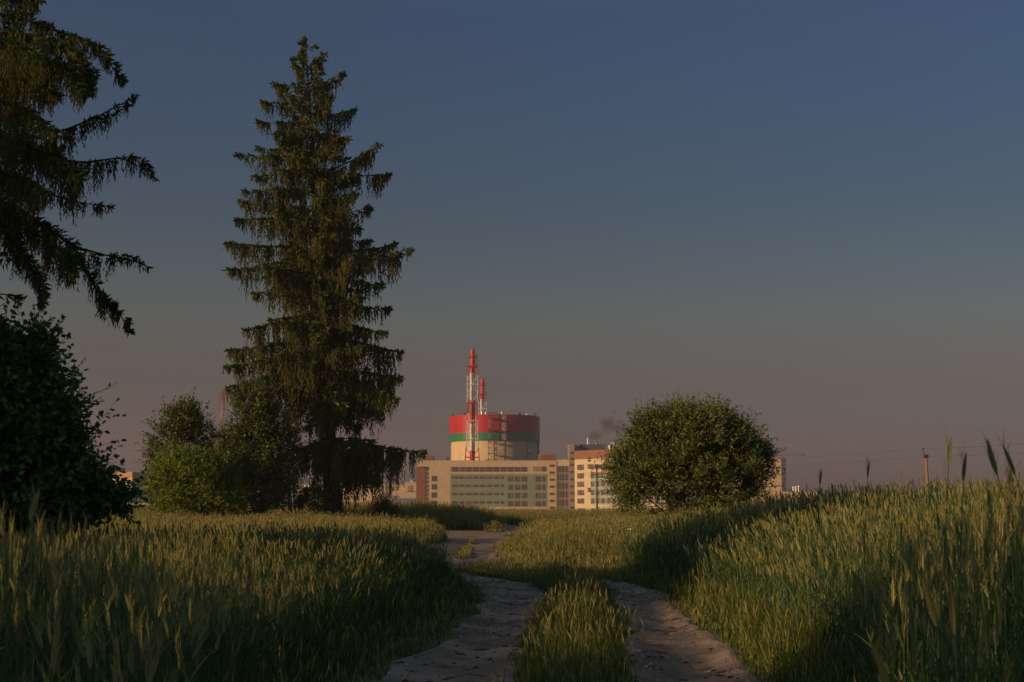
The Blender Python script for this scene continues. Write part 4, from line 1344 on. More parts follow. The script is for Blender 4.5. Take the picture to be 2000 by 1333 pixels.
for i, (ya, yb) in enumerate(lv):
    x = 1128
    for x0, x1 in ((1128.3, 1133.6), (1134.3, 1140.5)):
        F3.window(x0, prow(ya, x0), x1, prow(yb, x0), wg, cols=2, o=.03, blind=.5)
    ya2, yb2 = prow(ya, 1190), prow(yb, 1190)
    if 0 < i < 5:
        mb = MB()
        s0, s1 = F3.sz(1154, 950)[0], F3.len - 2
        z1 = F3.sz(1130, lv[i][0] - .5)[1]; z0 = F3.sz(1130, lv[i][1] + (6.5 if i < 4 else 3.0))[1]
        F3.box(mb, s0, s1, z0, z1, -.01, .05)
        mb.build("turquoise_panel", M_teal2, wg)
    s0 = F3.sz(1154, 950)[0]
    mb = MB(); F3.box(mb, s0, F3.len - 4, F3.sz(1130, yb)[1], F3.sz(1130, ya)[1], .051, .08); mb.build("window_band", M_mauve, wg)
    xx = 1154.6
    k = 0
    while xx < 1290:
        w_ = 5.2 + (xx - 1154) * .012
        F3.window(xx, prow(ya, xx) + .1, xx + w_, prow(yb, xx) - .1, wg, cols=2, o=.085, blind=.5)
        xx += w_ * (1.92 if k % 3 != 1 else 2.0)
        k += 1
for yy in (895.2, 899.8, 909, 913.6, 954.8, 959.2):
    mb = MB()
    s0, s1 = F3.sz(1149.5, 950)[0], F3.sz(1154, 950)[0]
    z = F3.sz(1151, yy)[1]
    F3.box(mb, s0, s0 + (s1 - s0) * .42, z - .40, z + .40, .1, .6)
    F3.box(mb, s0 + (s1 - s0) * .52, s1, z - .40, z + .40, .1, .6)
    F3.box(mb, s0, s1, z - .50, z - .41, .02, .65)
    mb.build("air_conditioner", M_steel, wg)
for xx in (1182, 1190.5):
    s, _ = F3.sz(xx, 880)
    p = F3.P(s, zt3b, -3)
    mb = MB()
    r_ = .55
    mb.lathe(p, [(r_, 0), (r_, 2.2), (r_ * 1.0, 2.4)] if xx < 1185 else [(.8, 0), (.8, 2.6), (.8, 2.9), (1.9, 2.9), (1.8, 3.2), (0, 4.1)], 12)
    mb.build("roof_vent", M_galv, wg)

# ---- reactor drum
YR = 900.0
cR = W(966, 860, YR); cx_, cy_ = cR.x, YR
RR = 88.4 / FPX * YR * 0.999
RI = 84.9 / FPX * YR
def zat(py, Y): return W(966, py, Y).z
yf = YR - RR
z_b, z_g, z_r, z_t = -0.3, W(966, 860.0, yf).z, W(966, 844.5, yf).z, W(966, 809.5, yf).z
dr = empty("reactor_building", (cx_, cy_, 0), "huge round reactor drum with red and green bands over a beige wall", "reactor building")
mb = MB(); mb.lathe((cx_, cy_, 0), [(RI, z_b), (RI, z_g + .02)], 96); mb.build("wall", M_conc, dr)
mb = MB(); mb.lathe((cx_, cy_, 0), [(RI, z_g), (RR, z_g), (RR, z_r)], 96); mb.build("green_band", M_green, dr)
mb = MB(); mb.lathe((cx_, cy_, 0), [(RR, z_r + .001), (RR, z_t), (RR - 1.2, z_t), (RR - 1.2, z_t - 3)], 96); mb.build("red_band", M_red, dr)
mb = MB(); mb.lathe((cx_, cy_, 0), [(RR - 1.2, z_t - 2.5), (RR * .6, z_t - 2.0), (0, z_t - 1.5)], 64); mb.build("roof", M_roof, dr)
for k in range(15):
    a = -math.pi / 2 + random.uniform(-1.3, 1.3)
    r_ = RR - .6
    mb = MB(); h_ = random.uniform(.9, 1.6)
    mb.lathe((cx_ + r_ * math.cos(a), cy_ + r_ * math.sin(a), z_t), [(.35, 0), (.35, h_), (.5, h_), (.3, h_ * 1.2), (0, h_ * 1.2)], 8)
    mb.build("roof_vent", M_galv if k % 3 == 0 else M_steel, dr)
# folk ornament strip: red woven pattern on white
PAT = [
 "R.R.R.R.R", ".R.RRR.R.", "R.R...R.R", ".R..R..R.", "R..RRR..R", "..R.R.R..", "R..RRR..R", ".R..R..R.", "R.R...R.R",
 "RR.R.R.RR", "R.R...R.R", ".R..R..R.", "...RRR...", "R.RR.RR.R", "..R...R..", ".RR.R.RR.", "..R...R..", "R.RR.RR.R", "...RRR...", ".R..R..R.", "R.R...R.R",
 "RR.R.R.RR", "RRR.R.RRR", "RR.....RR", "R..R.R..R", ".R.RRR.R.", "R.......R", ".RRR.RRR.", "R..R.R..R", "..R.R.R..", ".R..R..R.", "R.R.R.R.R", ".RR...RR."]
ang_c = -math.pi / 2 + math.asin((985.6 - 966) / 88.4)
half = 4.4 / 88.4 / math.cos(math.asin((985.6 - 966) / 88.4))
orn = MB()
orn.lathe((cx_, cy_, 0), [(RR + .05, z_g + .1), (RR + .08, z_g + .1), (RR + .08, z_t - .1), (RR + .05, z_t - .1)], 4, ang_c - half, ang_c + half)
ob = orn.build("ornament_strip", M_white, dr)
orn = MB()
nr, ncl = len(PAT), 9
dz = (z_t - .2 - z_g - .2) / nr
for i, row in enumerate(PAT):
    for j, ch in enumerate(row):
        if ch == 'R':
            t0 = ang_c - half + (2 * half) * j / ncl
            orn.lathe((cx_, cy_, 0), [(RR + .085, z_t - .2 - dz * (i + 1)), (RR + .12, z_t - .2 - dz * (i + 1)), (RR + .12, z_t - .2 - dz * i), (RR + .085, z_t - .2 - dz * i)], 1, t0, t0 + 2 * half / ncl)
orn.build("red_motif", mat("ornament_red", (0.30, 0.02, 0.03), .5), ob)
# pipe runs on the shaded side
mb = MB()
for px, p0, p1, r_ in ((1029.5, 861, 898, .22), (1051, 862, 888, .55)):
    th = math.asin(min(.985, (px - 966) / 85.5))
    q = Vector((cx_ + (RI + .5) * math.sin(th), cy_ - (RI + .5) * math.cos(th), 0))
    mb.bar(q + UP * zat(p1, q.y), q + UP * zat(p0, q.y), r_, 8)
    if px < 1040:
        mb.bar(q + UP * zat(886, q.y), q + Vector((2.0, .8, zat(886, q.y))), .3, 6)
mb.build("drain_pipe", M_bluegrey, dr)
# access tower standing against the drum
st = empty("access_tower", (W(962, 900, 868).x, yf - 3, 0), "dark open lattice stair tower against the front of the drum", "tower")
mb = MB()
xa, xb = W(954, 860, yf - 3).x, W(970, 860, yf - 3).x
ztt = W(962, 806.5, yf - 3).z
for x_ in (xa, xb):
    for y_ in (yf - 5, yf - .8):
        mb.bar((x_, y_, -.3), (x_, y_, ztt), .15)
mb.build("posts", M_steel, st)
mb = MB()
lev = np.linspace(14, ztt, 14)
for i, z in enumerate(lev):
    for a, b in (((xa, yf - 5), (xb, yf - 5)), ((xa, yf - .8), (xb, yf - .8)), ((xa, yf - 5), (xa, yf - .8)), ((xb, yf - 5), (xb, yf - .8))):
        mb.bar((*a, z), (*b, z), .11)
    if i:
        mb.bar((xa if i % 2 else xb, yf - 5, lev[i - 1]), (xb if i % 2 else xa, yf - 5, z), .12)
        mb.bar((xb if i % 2 else xa, yf - .8, lev[i - 1]), (xa if i % 2 else xb, yf - .8, z), .10)
mb.build("bracing", M_steel, st)
mb = MB()
for i in (3, 6, 8, 10, 12):
    z = lev[i]
    mb.box((xa - .4, yf - 5.2, z), (xb - xa + 2.4, 0, 0), (0, 4.5, 0), (0, 0, .18))
    mb.bar((xa - .4, yf - 5.3, z + 1.1), (xb + 2, yf - 5.3, z + 1.1), .07)
mb.build("landings", M_steel, st)
mb = MB()
for py in (822, 832.5, 852):
    z = zat(py, yf - 3)
    for q in (0, 1.3):
        mb.box((xa - .1 + q, yf - 5.35, z - 1.6), (.5, 0, 0), (0, .1, 0), (0, 0, 3.0))
mb.build("cable_covers", M_grey, st)

# ---- vent stacks
def stack(pxc, Yk, ytop, ybase_px, w_top, w_bot, y_lat, rp, bands, plats, label):
    c = W(pxc, 800, Yk)
    k = Yk / FPX
    Z = lambda py: W(pxc, py, Yk).z
    t = empty("vent_stack", (c.x, Yk, 0), label, "stack", "red and white vent stacks")
    zz_ = [Z(b[0]) for b in bands]
    for i, (ya, yb, m_) in enumerate(bands):
        mb = MB()
        z0, z1 = (Z(yb) if yb else -.3), Z(ya)
        pr_ = [(rp, z0 + .002), (rp, z1)]
        if i == 0:
            rt = rp * .82
            pr_ = [(rp, z0 + .002), (rp, z0 + (z1 - z0) * .55), (rt * 1.1, z0 + (z1 - z0) * .62), (rt, z1), (rt * .8, z1), (rt * .8, z1 - 1.5)]
        mb.lathe((c.x, Yk, 0), pr_, 20)
        mb.build("flue_section", m_, t, smooth=False)
    # lattice legs
    z0, z1 = 0.0, Z(y_lat)
    hb, ht = w_bot * k / 2, w_top * k / 2
    zk = Z(848)       # legs spread below this
    def hw(z):
        return ht + (hb - ht) * max(0, (zk - z) / (zk - Z(900))) 
    def corner(i, z):
        h = hw(z)
        return Vector((c.x + (-h if i in (0, 3) else h), Yk + (-h if i < 2 else h), z))
    def bandmat(z):
        for (ya, yb, m_) in bands:
            if (yb is None or z >= Z(yb)) and z <= Z(ya): return m_
        return M_redp
    n_ = 17
    lvls = list(np.linspace(0, z1, n_))
    groups = {}
    for a in range(n_ - 1):
        za, zb_ = lvls[a], lvls[a + 1]
        m_ = bandmat((za + zb_) / 2)
        g_ = groups.setdefault((m_.name), (m_, MB()))[1]
        for i in range(4):
            j = (i + 1) % 4
            g_.bar(corner(i, za), corner(i, zb_), .25)
            if a % 2 == 1: g_.bar(corner(i, zb_), corner(j, zb_), .24)
            if a % 2: g_.bar(corner(i, za), (corner(i, zb_) + corner(j, zb_)) / 2, .15); g_.bar(corner(j, za), (corner(i, zb_) + corner(j, zb_)) / 2, .15)
            else: g_.bar((corner(i, za) + corner(j, za)) / 2, corner(i, zb_), .15); g_.bar((corner(i, za) + corner(j, za)) / 2, corner(j, zb_), .15)
    for nm, (m_, g_) in groups.items():
        g_.build("lattice", m_, t)
    for (py, hwid) in plats:
        mb = MB(); z = Z(py); h = hwid * k
        for s_ in (1,):
            mb.lathe((c.x, Yk, z), [(rp, 0), (h, 0), (h, .35), (rp, .35)], 12)
            for q in range(12):
                a = 2 * math.pi * q / 12
                e = Vector((c.x + h * math.cos(a), Yk + h * math.sin(a), z)); a2 = 2 * math.pi * (q + 1) / 12
                e2 = Vector((c.x + h * math.cos(a2), Yk + h * math.sin(a2), z))
                mb.bar(e, e + UP * 1.9, .09); mb.bar(e + UP * 1.8, e2 + UP * 1.8, .09); mb.bar(e + UP * .9, e2 + UP * .9, .07)
        mb.build("platform", M_redp, t)
    mb = MB()
    zt_ = Z(ytop)
    mb.bar((c.x + .6, Yk, zt_), (c.x + .6, Yk, zt_ + 2.6), .07); mb.bar((c.x - .8, Yk, zt_), (c.x - .8, Yk, zt_ + 1.4), .07)
    x_ = c.x + rp + 1.0
    za, zb_ = Z(plats[-1][0]), Z(plats[0][0])
    for q in (-.35, .35): mb.bar((x_ + q, Yk - .5, za), (x_ + q, Yk - .5, zb_), .06)
    zq = za
    while zq < zb_:
        mb.bar((x_ - .35, Yk - .5, zq), (x_ + .35, Yk - .5, zq), .05); zq += .9
    mb.build("ladder", M_steel, t)
    return t
stack(922.7, 838, 683, 900, 20.5, 27.5, 716, 5.2 / FPX * 838, [(683, 729, M_redp), (729, 782, M_white), (782, 828.5, M_redp), (828.5, 881, M_white), (881, None, M_redp)],
      [(698.5, 9.6), (717.5, 10.6)], "tall red and white lattice vent stack in front of the drum")
stack(942, 1080, 741, 860, 15.6, 20, 770.5, 4.0 / FPX * 1080, [(741, 780, M_redp), (780, 830, M_white), (830, 870, M_redp), (870, None, M_white)],
      [(753.5, 7.4), (771, 7.9)], "shorter-looking vent stack rising from behind the drum")

# ---- far left: terracotta building and hall
YL = 650.0
Fa = Facade((W(120, 950, 560).x, 560 + 40), (W(257.6, 950, YL - 30).x, YL - 30))
Fa = Facade((W(160, 950, 655).x, 655), (W(257.6, 950, 630).x, 630))
tb = empty("plant_building", Fa.P(Fa.len / 2, 0), "flat terracotta and beige building far off at the left edge", "building")
Fb = Facade((W(257.6, 950, 630).x, 630), (W(330, 950, 690).x, 690))
z1 = Fa.sz(257, 922)[1]; z2 = Fa.sz(257, 934)[1]
def prism(pts, z0, z1, name, m, parent):
    mb = MB()
    n = len(pts)
    for i in range(n):
        a, b = Vector((*pts[i], 0)), Vector((*pts[(i + 1) % n], 0))
        L = (b - a).length
        mb.quad([a + UP * z0, b + UP * z0, b + UP * z1, a + UP * z1], [(0, z0), (L, z0), (L, z1), (0, z1)])
    mb.quad([Vector((*p, z1)) for p in pts], [(p[0], p[1]) for p in pts])
    mb.quad([Vector((*p, z0)) for p in pts][::-1], [(p[0], p[1]) for p in pts])
    return mb.build(name, m, parent)
A_, C_, B_ = Fa.P(0, 0), Fa.P(Fa.len, 0), Fb.P(Fb.len, 0)
Dd = A_ + (B_ - C_)
quadp = [(A_.x, A_.y), (C_.x, C_.y), (B_.x, B_.y), (Dd.x, Dd.y)]
prism(quadp, -.3, z2 - .002, "wall", M_beige, tb)
ctr = sum((Vector((*q, 0)) for q in quadp), Vector()) / 4
q2 = [tuple((Vector((*q, 0)) + (Vector((*q, 0)) - ctr).normalized() * .08).xy) for q in quadp]
prism(q2, z2, z1, "terracotta_band", M_terra, tb)
for x0 in (270, 279, 288, 297):
    Fb.window(x0, 935, x0 + 7.6, 950, tb, cols=3, o=.05)
mb = MB(); p = Fa.P(Fa.len * .45, z1); mb.bar(p, p + UP * 3.3, .07); mb.build("mast", M_steel, tb)
Fh = Facade((W(150, 950, 600).x, 600), (W(345, 950, 600).x, 600))
hl_ = empty("industrial_hall", Fh.P(Fh.len / 2, 0), "low blue-grey hall in front of the terracotta building", "building")
block(Fh, Fh.sz(203, 950)[0], Fh.len, -.3, Fh.sz(250, 955)[1], 25, "wall", M_bluegrey, hl_)
block(Fh, Fh.sz(150, 950)[0], Fh.sz(203, 950)[0] - .01, -.3, Fh.sz(200, 944.5)[1], 20, "brown_wall", M_terra, hl_)
mb = MB()
for x0 in np.arange(206, 344, 5.5): Fh.pbox(mb, x0, 956, x0 + .7, 1001, .01, .35)
mb.build("ribs", M_slate, hl_)
mb = MB(); Fh.pbox(mb, 246, 983, 300, 987, .36, .6); mb.build("white_strip", mat("pale_blue_strip", (.45, .48, .55), .6), hl_)
# ---- antenna tower behind the birches
def lattice_mast(px, Y, ytop, wpx, label, m1, m2, ncell=22, head=None, rbar=.17):
    c = W(px, ytop, Y); k = Y / FPX; h = wpx * k / 2
    t = empty("antenna_mast", (c.x, Y, 0), label, "mast")
    gs = (MB(), MB())
    lv_ = np.linspace(0, c.z, ncell + 1)
    cr3 = [Vector((c.x + h * math.cos(a), Y + h * math.sin(a), 0)) for a in (.5, .5 + 2.094, .5 + 4.189)]
    for a in range(ncell):
        g_ = gs[(a // 4) % 2]
        for i in range(3):
            j = (i + 1) % 3
            f0, f1 = 1.0, 1.0
            g_.bar(cr3[i] + UP * lv_[a], cr3[i] + UP * lv_[a + 1], rbar * 1.3)
            g_.bar(cr3[i] + UP * lv_[a], cr3[j] + UP * lv_[a + 1], rbar * .8)
            g_.bar(cr3[i] + UP * lv_[a + 1], cr3[j] + UP * lv_[a + 1], rbar * .8)
    gs[0].build("lattice", m1, t); gs[1].build("lattice", m2, t)
    if head:
        mb = MB()
        zt = c.z
        for dx, z0, z1, r_ in head:
            mb.bar((c.x + dx, Y - h, zt + z0), (c.x + dx, Y - h, zt + z1), r_, 6)
            mb.bar((c.x, Y - h * .5, zt + (z0 + z1) / 2), (c.x + dx, Y - h, zt + (z0 + z1) / 2), .1)
        mb.build("antennas", m1, t)
    return t
M_mred = mat("faded_red_mast", (.22, .06, .055), .6)
lattice_mast(435, 930, 765, 5.2, "red and white antenna tower rising behind the birches", M_mred, mat("mast_grey", (.33, .26, .24), .6), 26,
             [(-2.3, -13, -1, .24), (-1.3, -12, 0, .20), (1.4, -12, .2, .22), (1.8, -13, 6.5, .17), (2.4, -10, -1, .2), (.5, 0, 2.2, .12)])
M_cr = mat("grey_red_mast", (.15, .10, .10), .6)
lattice_mast(1843.5, 900, 896, 5, "thin lattice mast above the right rye", M_cr, M_cr, 9, None, .06)
lattice_mast(1761, 950, 918, 2, "slender aerial just above the right rye", M_cr, M_cr, 8, None, .06)

# ---- structures seen under the spruce
Fc = Facade((W(608, 950, 900).x, 900), (W(742, 950, 900).x, 900))
b1 = empty("plant_building", Fc.P(Fc.len / 2, 0), "beige hall with small dark lettering seen behind the spruce trunk", "building")
zc = Fc.sz(660, 950)[1]
block(Fc, 0, Fc.len, -.3, zc, 30, "wall", M_beige, b1)
mb = MB(); Fc.pbox(mb, 742.2, 948, 749, 1003, -30, 1); mb.build("wall", M_mauve, b1)  # shaded side of the hall, its shade put in as mauve colour
fnt = bpy.data.curves.new("lettering", 'FONT')
fnt.body = "ЭК-ЭК"
fnt.size = 2.9
fnt.extrude = .08
ft = bpy.data.objects.new("lettering_curve", fnt)
fo = bpy.data.objects.new("lettering", bpy.data.meshes.new_from_object(ft))
bpy.data.objects.remove(ft)
fo.data.materials.clear(); fo.data.materials.append(mat("dark_blue_lettering", (.06, .08, .14), .5))
s_, z_ = Fc.sz(672, 976.8)
fo.rotation_euler = (math.pi / 2, 0, 0)
fo.location = Fc.P(s_, z_, .12) - Vector(b1.location)
col.objects.link(fo); fo.parent = b1
Fd = Facade((W(585, 950, 895).x, 895), (W(608, 950, 895).x, 895))
b2 = empty("plant_building", Fd.P(Fd.len / 2, 0), "dark brown block left of the spruce trunk", "building")
block(Fd, 0, Fd.len - .1, -.3, Fd.sz(596, 951)[1], 20, "wall", M_brown, b2)
for xx in (595, 603.5):
    p = W(xx, 950, 900); mb = MB(); mb.lathe((p.x, 902, Fd.sz(596, 951)[1]), [(.7, 0), (.7, 1.0), (.4, 1.4), (0, 1.4)], 10); mb.build("roof_vent", M_galv, b2)
Fe = Facade((W(548, 950, 910).x, 910), (W(584.5, 950, 910).x, 910))
b3 = empty("plant_building", Fe.P(Fe.len / 2, 0), "blue-grey block over a beige base beside the pale birch trunk", "building")
block(Fe, 0, Fe.len, Fe.sz(570, 980)[1], Fe.sz(570, 948)[1], 20, "wall", M_bluegrey, b3)
mb = MB(); Fe.box(mb, 0, Fe.len, -.3, Fe.sz(570, 980.2)[1], -20, .4); mb.build("base", M_beige, b3)
Ff = Facade((W(749, 950, 880).x, 880), (W(820, 950, 880).x, 880))
b4 = empty("plant_building", Ff.P(Ff.len / 2, 0), "beige hall with outside stairs between the spruce and the office building", "building")
block(Ff, 0, Ff.len, -.3, Ff.sz(770, 947)[1], 30, "wall", M_beige, b4)
mb = MB(); Ff.pbox(mb, 791, 942, 820, 960, -12, .8); mb.build("upper_wall", M_beige, b4)
mb = MB(); Ff.pbox(mb, 797.5, 949, 806, 960, .82, 1.0); mb.build("louvre", M_mauve, b4)
mb = MB()
for i, (x0, y0, x1, y1) in enumerate([(752, 951, 773, 951), (756, 951, 762, 957), (762, 957, 770, 953), (758, 968, 774, 970), (765, 972, 770, 967), (749.5, 943, 749.5, 972), (753.5, 943, 753.5, 972), (757, 944, 757, 972)]):
    a, b = Ff.sz(x0, y0), Ff.sz(x1, y1)
    mb.bar(Ff.P(a[0], a[1], 1.2), Ff.P(b[0], b[1], 1.2), .25)
    mb.bar(Ff.P(a[0], a[1], .01), Ff.P(a[0], a[1], 1.2), .12)
mb.build("outside_stair", M_grey, b4)
for xx in (803, 806.3):
    p = W(xx, 942, 886); mb = MB(); mb.lathe((p.x, 886, Ff.sz(800, 942)[1]), [(.28, 0), (.28, 1.5), (.4, 1.5), (.3, 1.8), (0, 1.8)], 10); mb.build("roof_vent", M_galv, b4)
Fg = Facade((W(749, 950, 840).x, 840), (W(818, 950, 840).x, 840))
b5 = empty("industrial_hall", Fg.P(Fg.len / 2, 0), "low blue-grey shed against the brown end of the office building", "building")
block(Fg, 0, Fg.len, -.3, Fg.sz(790, 973.2)[1], 20, "wall", M_bluegrey, b5)
mb = MB(); Fg.pbox(mb, 757, 981, 772, 992, .01, .3); mb.build("blue_door", M_blueg, b5)
Fi = Facade((W(732, 950, 700).x, 700), (W(776, 950, 700).x, 700))
b6 = empty("shed", Fi.P(Fi.len / 2, 0), "small shed with a pale green roof just above the meadow", "shed")
block(Fi, 0.3, Fi.len - .3, -.3, Fi.sz(760, 996)[1], 8, "wall", M_beige, b6)
mb = MB()
z0 = Fi.sz(760, 996)[1]; z1 = Fi.sz(760, 992.5)[1]
a, b, c, d = Fi.P(0, z0, .6), Fi.P(Fi.len, z0, .6), Fi.P(Fi.len, z1, -4.5), Fi.P(0, z1, -4.5)
e, f = Fi.P(0, z0, -9), Fi.P(Fi.len, z0, -9)
mb.quad([a, b, c, d]); mb.quad([d, c, f, e]); mb.quad([a, d, e]); mb.quad([b, f, c]); mb.quad([a, e, f, b])
mb.build("roof", M_mint, b6)

# ---- right of the bush: round tower under construction, scaffold, crane, low building
YQ = 700.0
Fq = Facade((W(1440, 950, YQ).x, YQ), (W(1527, 950, YQ).x, YQ))
cs_ = empty("unfinished_building", Fq.P(Fq.len / 2, 0), "plain beige unfinished block peeping out behind the right side of the bush", "building")
mb = MB()
zA, zB, zC = Fq.sz(1510, 893)[1], Fq.sz(1527, 898.5)[1], Fq.sz(1495, 897)[1]
sC, sA_ = Fq.sz(1495, 950)[0], Fq.sz(1510, 950)[0]
prof_ = [(0, -.3), (Fq.len, -.3), (Fq.len, zB), (sA_, zA), (sC, zC), (0, zC)]
for k_ in range(len(prof_)):
    a_, b_ = prof_[k_], prof_[(k_ + 1) % len(prof_)]
    mb.quad([Fq.P(*a_, -22), Fq.P(*b_, -22), Fq.P(*b_, 0), Fq.P(*a_, 0)][::-1])
mb.quad([Fq.P(*q, 0) for q in prof_], [q for q in prof_]); mb.quad([Fq.P(*q, -22) for q in prof_][::-1], [q for q in prof_][::-1])
mb.build("wall", M_conc, cs_)
sf = empty("scaffold_tower", (W(1531, 950, YQ - 10).x, YQ - 10, 0), "dark scaffold tower standing against the unfinished beige block", "scaffold")
mb = MB()
x0, x1 = W(1527.5, 930, YQ - 10).x, W(1534, 930, YQ - 10).x
zt = W(1530, 895, YQ - 10).z
for x_ in (x0, (x0 + x1) / 2, x1):
    for y_ in (YQ - 11, YQ - 9): mb.bar((x_, y_, -.3), (x_, y_, zt), .13)
mb.build("posts", M_steel, sf)
mb = MB()
zs = 0.0; i = 0
while zs < zt:
    mb.box((x0 - .2, YQ - 11.2, zs), (x1 - x0 + .4, 0, 0), (0, 2.4, 0), (0, 0, .3))
    for x_ in (x0, x1): mb.bar((x_, YQ - 11, zs + 1.1), (x_, YQ - 9, zs + 1.1), .08)
    mb.bar((x0, YQ - 11.1, zs + 1.1), (x1, YQ - 11.1, zs + 1.1), .1)
    mb.bar(((x0, x1)[i % 2], YQ - 10, zs), ((x1, x0)[i % 2], YQ - 10, zs + 2.3), .12)
    zs += 2.3; i += 1
mb.build("decks", M_steel, sf)
cr_ = empty("tower_crane", (W(1455, 900, 1000).x, 1000, 0), "faint tower crane with its jib pointing right behind the bush", "crane")
M_cr = mat("crane_paint", (.15, .11, .11), .6)
def truss(mb, a, b, h, w, n, r_):
    a, b = Vector(a), Vector(b)
    d = (b - a) / n
    side = d.cross(UP).normalized() * w / 2
    for i in range(n):
        p, q = a + d * i, a + d * (i + 1)
        ph, qh = p + UP * h * (1 - i / n * .45), q + UP * h * (1 - (i + 1) / n * .45)
        for s_ in (side, -side):
            mb.bar(p + s_, q + s_, r_); mb.bar(p + s_, (ph + qh) / 2, r_ * .6); mb.bar(q + s_, (ph + qh) / 2, r_ * .6)
        mb.bar(ph, qh, r_)
ja, jb = W(1440, 891.5, 1000), W(1572, 889, 1000)
mb = MB(); truss(mb, ja, jb, 2.2, 1.4, 26, .14); mb.box((jb.x - 1.6, 999.3, jb.z - .3), (1.6, 0, 0), (0, 1.4, 0), (0, 0, 1.0)); mb.build("jib", M_cr, cr_)
mb = MB()
mc = W(1455, 900, 1000)
for dx in (-.9, .9):
    for dy in (-.9, .9): mb.bar((mc.x + dx, 1000 + dy, 0), (mc.x + dx, 1000 + dy, ja.z + 4), .14)
for i in range(20):
    z = (ja.z + 4) * i / 20; z_n = (ja.z + 4) * (i + 1) / 20
    for dy in (-.9, .9): mb.bar((mc.x - .9, 1000 + dy, z), (mc.x + .9, 1000 + dy, z_n), .09)
    for dx in (-.9, .9): mb.bar((mc.x + dx, 999.1, z), (mc.x + dx, 1000.9, z_n), .09)
mb.build("tower", M_cr, cr_)
Fj = Facade((W(1470, 970, 620).x, 620), (W(1604, 970, 620).x, 620))
b7 = empty("plant_building", Fj.P(Fj.len / 2, 0), "low beige building with three bright roof ducts right of the bush", "building")
zj = Fj.sz(1550, 960.8)[1]
block(Fj, 0, Fj.len, -.3, zj, 25, "wall", M_beige, b7)
for xx, ht_ in ((1549.5, 951), (1554.5, 950.5), (1560.5, 949)):
    p = W(xx, 960, 625); h_ = W(xx, ht_, 625).z - zj
    mb = MB(); mb.lathe((p.x, 625, zj), [(.30, 0), (.30, h_ * .7), (.5, h_ * .78), (.5, h_), (0, h_)], 12); mb.build("roof_duct", M_galv, b7)
mb = MB()
for i in range(4):
    x_ = W(1596 + i * 2.6, 960, 621).x
    mb.bar((x_, 621, zj), (x_, 621, zj + 1.5), .08)
for h_ in (.75, 1.5): mb.bar((W(1596, 960, 621).x, 621, zj + h_), (W(1603.8, 960, 621).x, 621, zj + h_), .08)
for i in range(9): mb.bar((W(1605, 960, 619.8).x, 619.8, zj - i * .8), (W(1606.3, 960, 619.8).x, 619.8, zj - i * .8), .07)
mb.build("railing", M_steel, b7)
Fk = Facade((W(1612, 970, 900).x, 900), (W(1790, 970, 900).x, 900))
b8 = empty("plant_building", Fk.P(Fk.len / 2, 0), "long low pinkish roofline with short white vents behind the right rye", "building")
block(Fk, 0, Fk.len, -.3, Fk.sz(1700, 972)[1], 25, "wall", M_mauve, b8)
for xx, ya in ((1642, 966), (1667.5, 962.5), (1694.5, 963.5), (1733, 963.5)):
    p = W(xx, 970, 905); z0 = Fk.sz(1700, 972)[1]; h_ = W(xx, ya, 905).z - z0
    mb = MB(); mb.lathe((p.x, 905, z0), [(.38, 0), (.38, h_ - .2), (.45, h_), (0, h_)], 12); mb.build("roof_duct", M_galv, b8)

# ---- utility poles and wires
def pole(px, Y, ytop, rad_, label, m_, bracket=True):
    p = W(px, ytop, Y)
    zg = float(terr(p.x, Y))
    t = empty("utility_pole", (p.x, Y, zg), label, "utility pole", "utility poles of the overhead line")
    mb = MB(); mb.bar((p.x - .02 * (1 if px > 1500 else 0), Y, zg - .3), (p.x - (0.25 if px > 1500 else 0), Y, p.z), (rad_ * 1.15, rad_ * .8), 10); mb.build("post", m_, t)
    xt = p.x - (0.25 if px > 1500 else 0)
    mb = MB()
    mb.box((xt - .2, Y - .2, p.z - .25), (.42, 0, 0), (0, .36, 0), (0, 0, .36))
    mb.bar((xt - .15, Y, p.z), (xt - .28, Y, p.z + .55), .045)
    mb.bar((xt - .28, Y, p.z + .6), (xt - .28, Y, p.z + .8), .09, 8)
    if bracket:
        for dz_ in (-.9, -1.15):
            mb.bar((xt - .75, Y, p.z + dz_), (xt + .75, Y, p.z + dz_), .05)
        for dx in (-.7, .7): mb.bar((xt + dx, Y, p.z - .95), (xt + dx, Y, p.z - .65), .07, 8)
    mb.build("insulator_bracket", M_steel, t)
    return Vector((xt, Y, p.z))
M_polewood = mat("weathered_pole", (.22, .15, .10), .85, var=.2, scale=3)
p1 = pole(1165.5, 200, 911, .13, "wooden utility pole in front of the cream wing", mat("dark_pole", (.10, .085, .07), .85, var=.2, scale=3))
p2 = pole(1813, 150, 890.5, .15, "sunlit utility pole standing behind the right rye", M_polewood, False)
p3 = Vector((W(2330, 870, 118).x, 118, 7.6))
pole(2330, 118, 850, .15, "utility pole further along the line beyond the right edge", M_polewood, False)
p0 = Vector((W(700, 921, 330).x, 330, W(700, 921, 330).z))
def wire(a, b, sag, dz_, label):
    mb = MB(); n_ = 20; prev = None
    for i in range(n_ + 1):
        t_ = i / n_
        p = a.lerp(b, t_) + UP * (dz_ - sag * 4 * t_ * (1 - t_))
        if prev is not None: mb.bar(prev, p, .017, 4)
        prev = p
    tag(mb.build("overhead_wire", M_steel), label, "wire", "overhead wires")
wire(p1, p2, .55, -.1, "lower thin wire running from the bush to the sunlit pole")
wire(p2, Vector((p3.x, p3.y, W(2330, 850, 118).z)), .35, -.1, "lower wire leaving the sunlit pole to the right edge")
wire(p1, p2, .55, .75, "upper thin wire running from the bush to the sunlit pole")
wire(p2, Vector((p3.x, p3.y, W(2330, 850, 118).z)), .35, .75, "upper wire leaving the sunlit pole to the right edge")
wire(p1, Vector((W(640, 950, 310).x, 310, 8.5)), .9, -.8, "faint wire crossing before the office building")

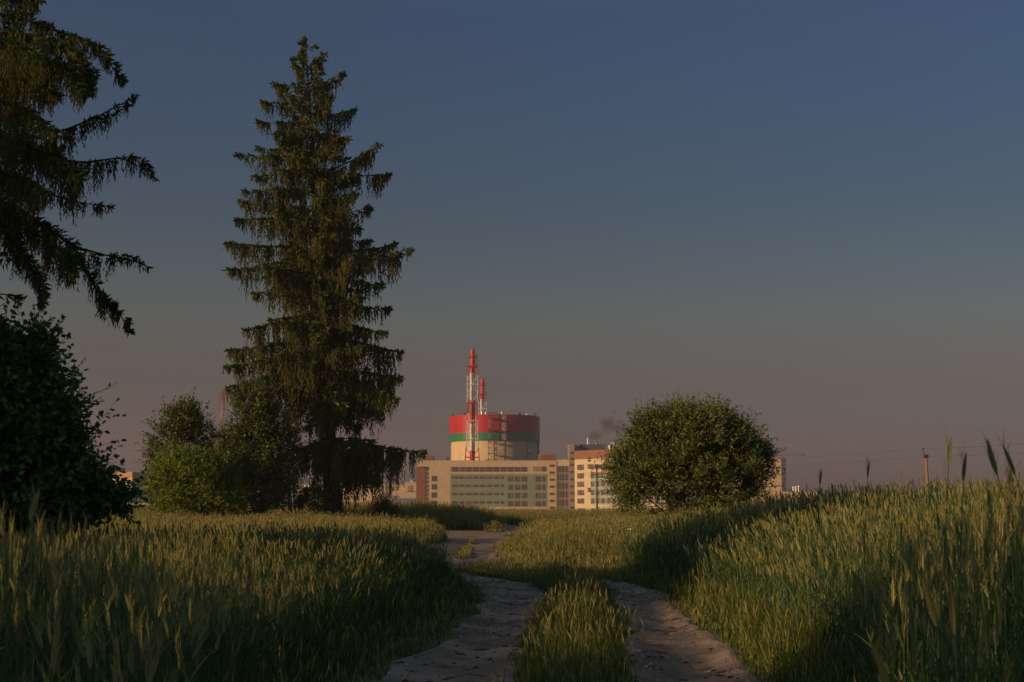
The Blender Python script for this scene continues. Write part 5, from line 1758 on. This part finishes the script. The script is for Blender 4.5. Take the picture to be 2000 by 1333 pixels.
# ---- smoke plume and evening haze
def volume_mat(name, color, dens, aniso=0.0, noise=None):
    m = bpy.data.materials.new(name); m.use_nodes = True
    nt = m.node_tree; nt.nodes.clear()
    o = nt.nodes.new('ShaderNodeOutputMaterial'); v = nt.nodes.new('ShaderNodeVolumePrincipled')
    v.inputs['Color'].default_value = (*color, 1); v.inputs['Density'].default_value = dens; v.inputs['Anisotropy'].default_value = aniso
    nt.links.new(v.outputs[0], o.inputs['Volume'])
    if noise:
        t_ = nt.nodes.new('ShaderNodeTexCoord'); n_ = nt.nodes.new('ShaderNodeTexNoise')
        n_.inputs['Scale'].default_value = noise; n_.inputs['Detail'].default_value = 5
        nt.links.new(t_.outputs['Object'], n_.inputs['Vector'])
        r_ = nt.nodes.new('ShaderNodeMapRange'); r_.inputs[1].default_value = .42; r_.inputs[2].default_value = .68; r_.inputs[3].default_value = 0; r_.inputs[4].default_value = dens
        nt.links.new(n_.outputs[0], r_.inputs[0]); nt.links.new(r_.outputs[0], v.inputs['Density'])
    return m
bm = bmesh.new()
puffs = [(1150, 858, 8), (1158, 850, 11), (1168, 846, 13), (1180, 840, 13), (1165, 836, 10), (1176, 826, 11), (1190, 822, 10), (1186, 811, 9), (1197, 806, 7), (1200, 838, 13), (1212, 826, 10)]
for (x_, y_, r_) in puffs:
    p = W(x_, y_, 1050)
    g = bmesh.ops.create_icosphere(bm, subdivisions=2, radius=r_ * 1050 / FPX, matrix=Matrix.Translation(p))
me = bpy.data.meshes.new("smoke"); bm.to_mesh(me); bm.free()
so = link_mesh("smoke", me, None)
rm = so.modifiers.new("merge", 'REMESH'); rm.mode = 'VOXEL'; rm.voxel_size = 0.9
so.data.materials.append(volume_mat("smoke_volume", (.36, .33, .40), .32, 0, .10))
tag(so, "dark grey smoke plume drifting up behind the cream wing", "smoke", kind='stuff')

hz_ = MB()
hz_.box((-2700, -420, -3), (5400, 0, 0), (0, 3100, 0), (0, 0, 118))
ho = hz_.build("haze", volume_mat("evening_haze", (.80, .74, .78), 0.00022, 0.3))
tag(ho, "thin pale evening haze over the fields", "haze", kind='stuff')
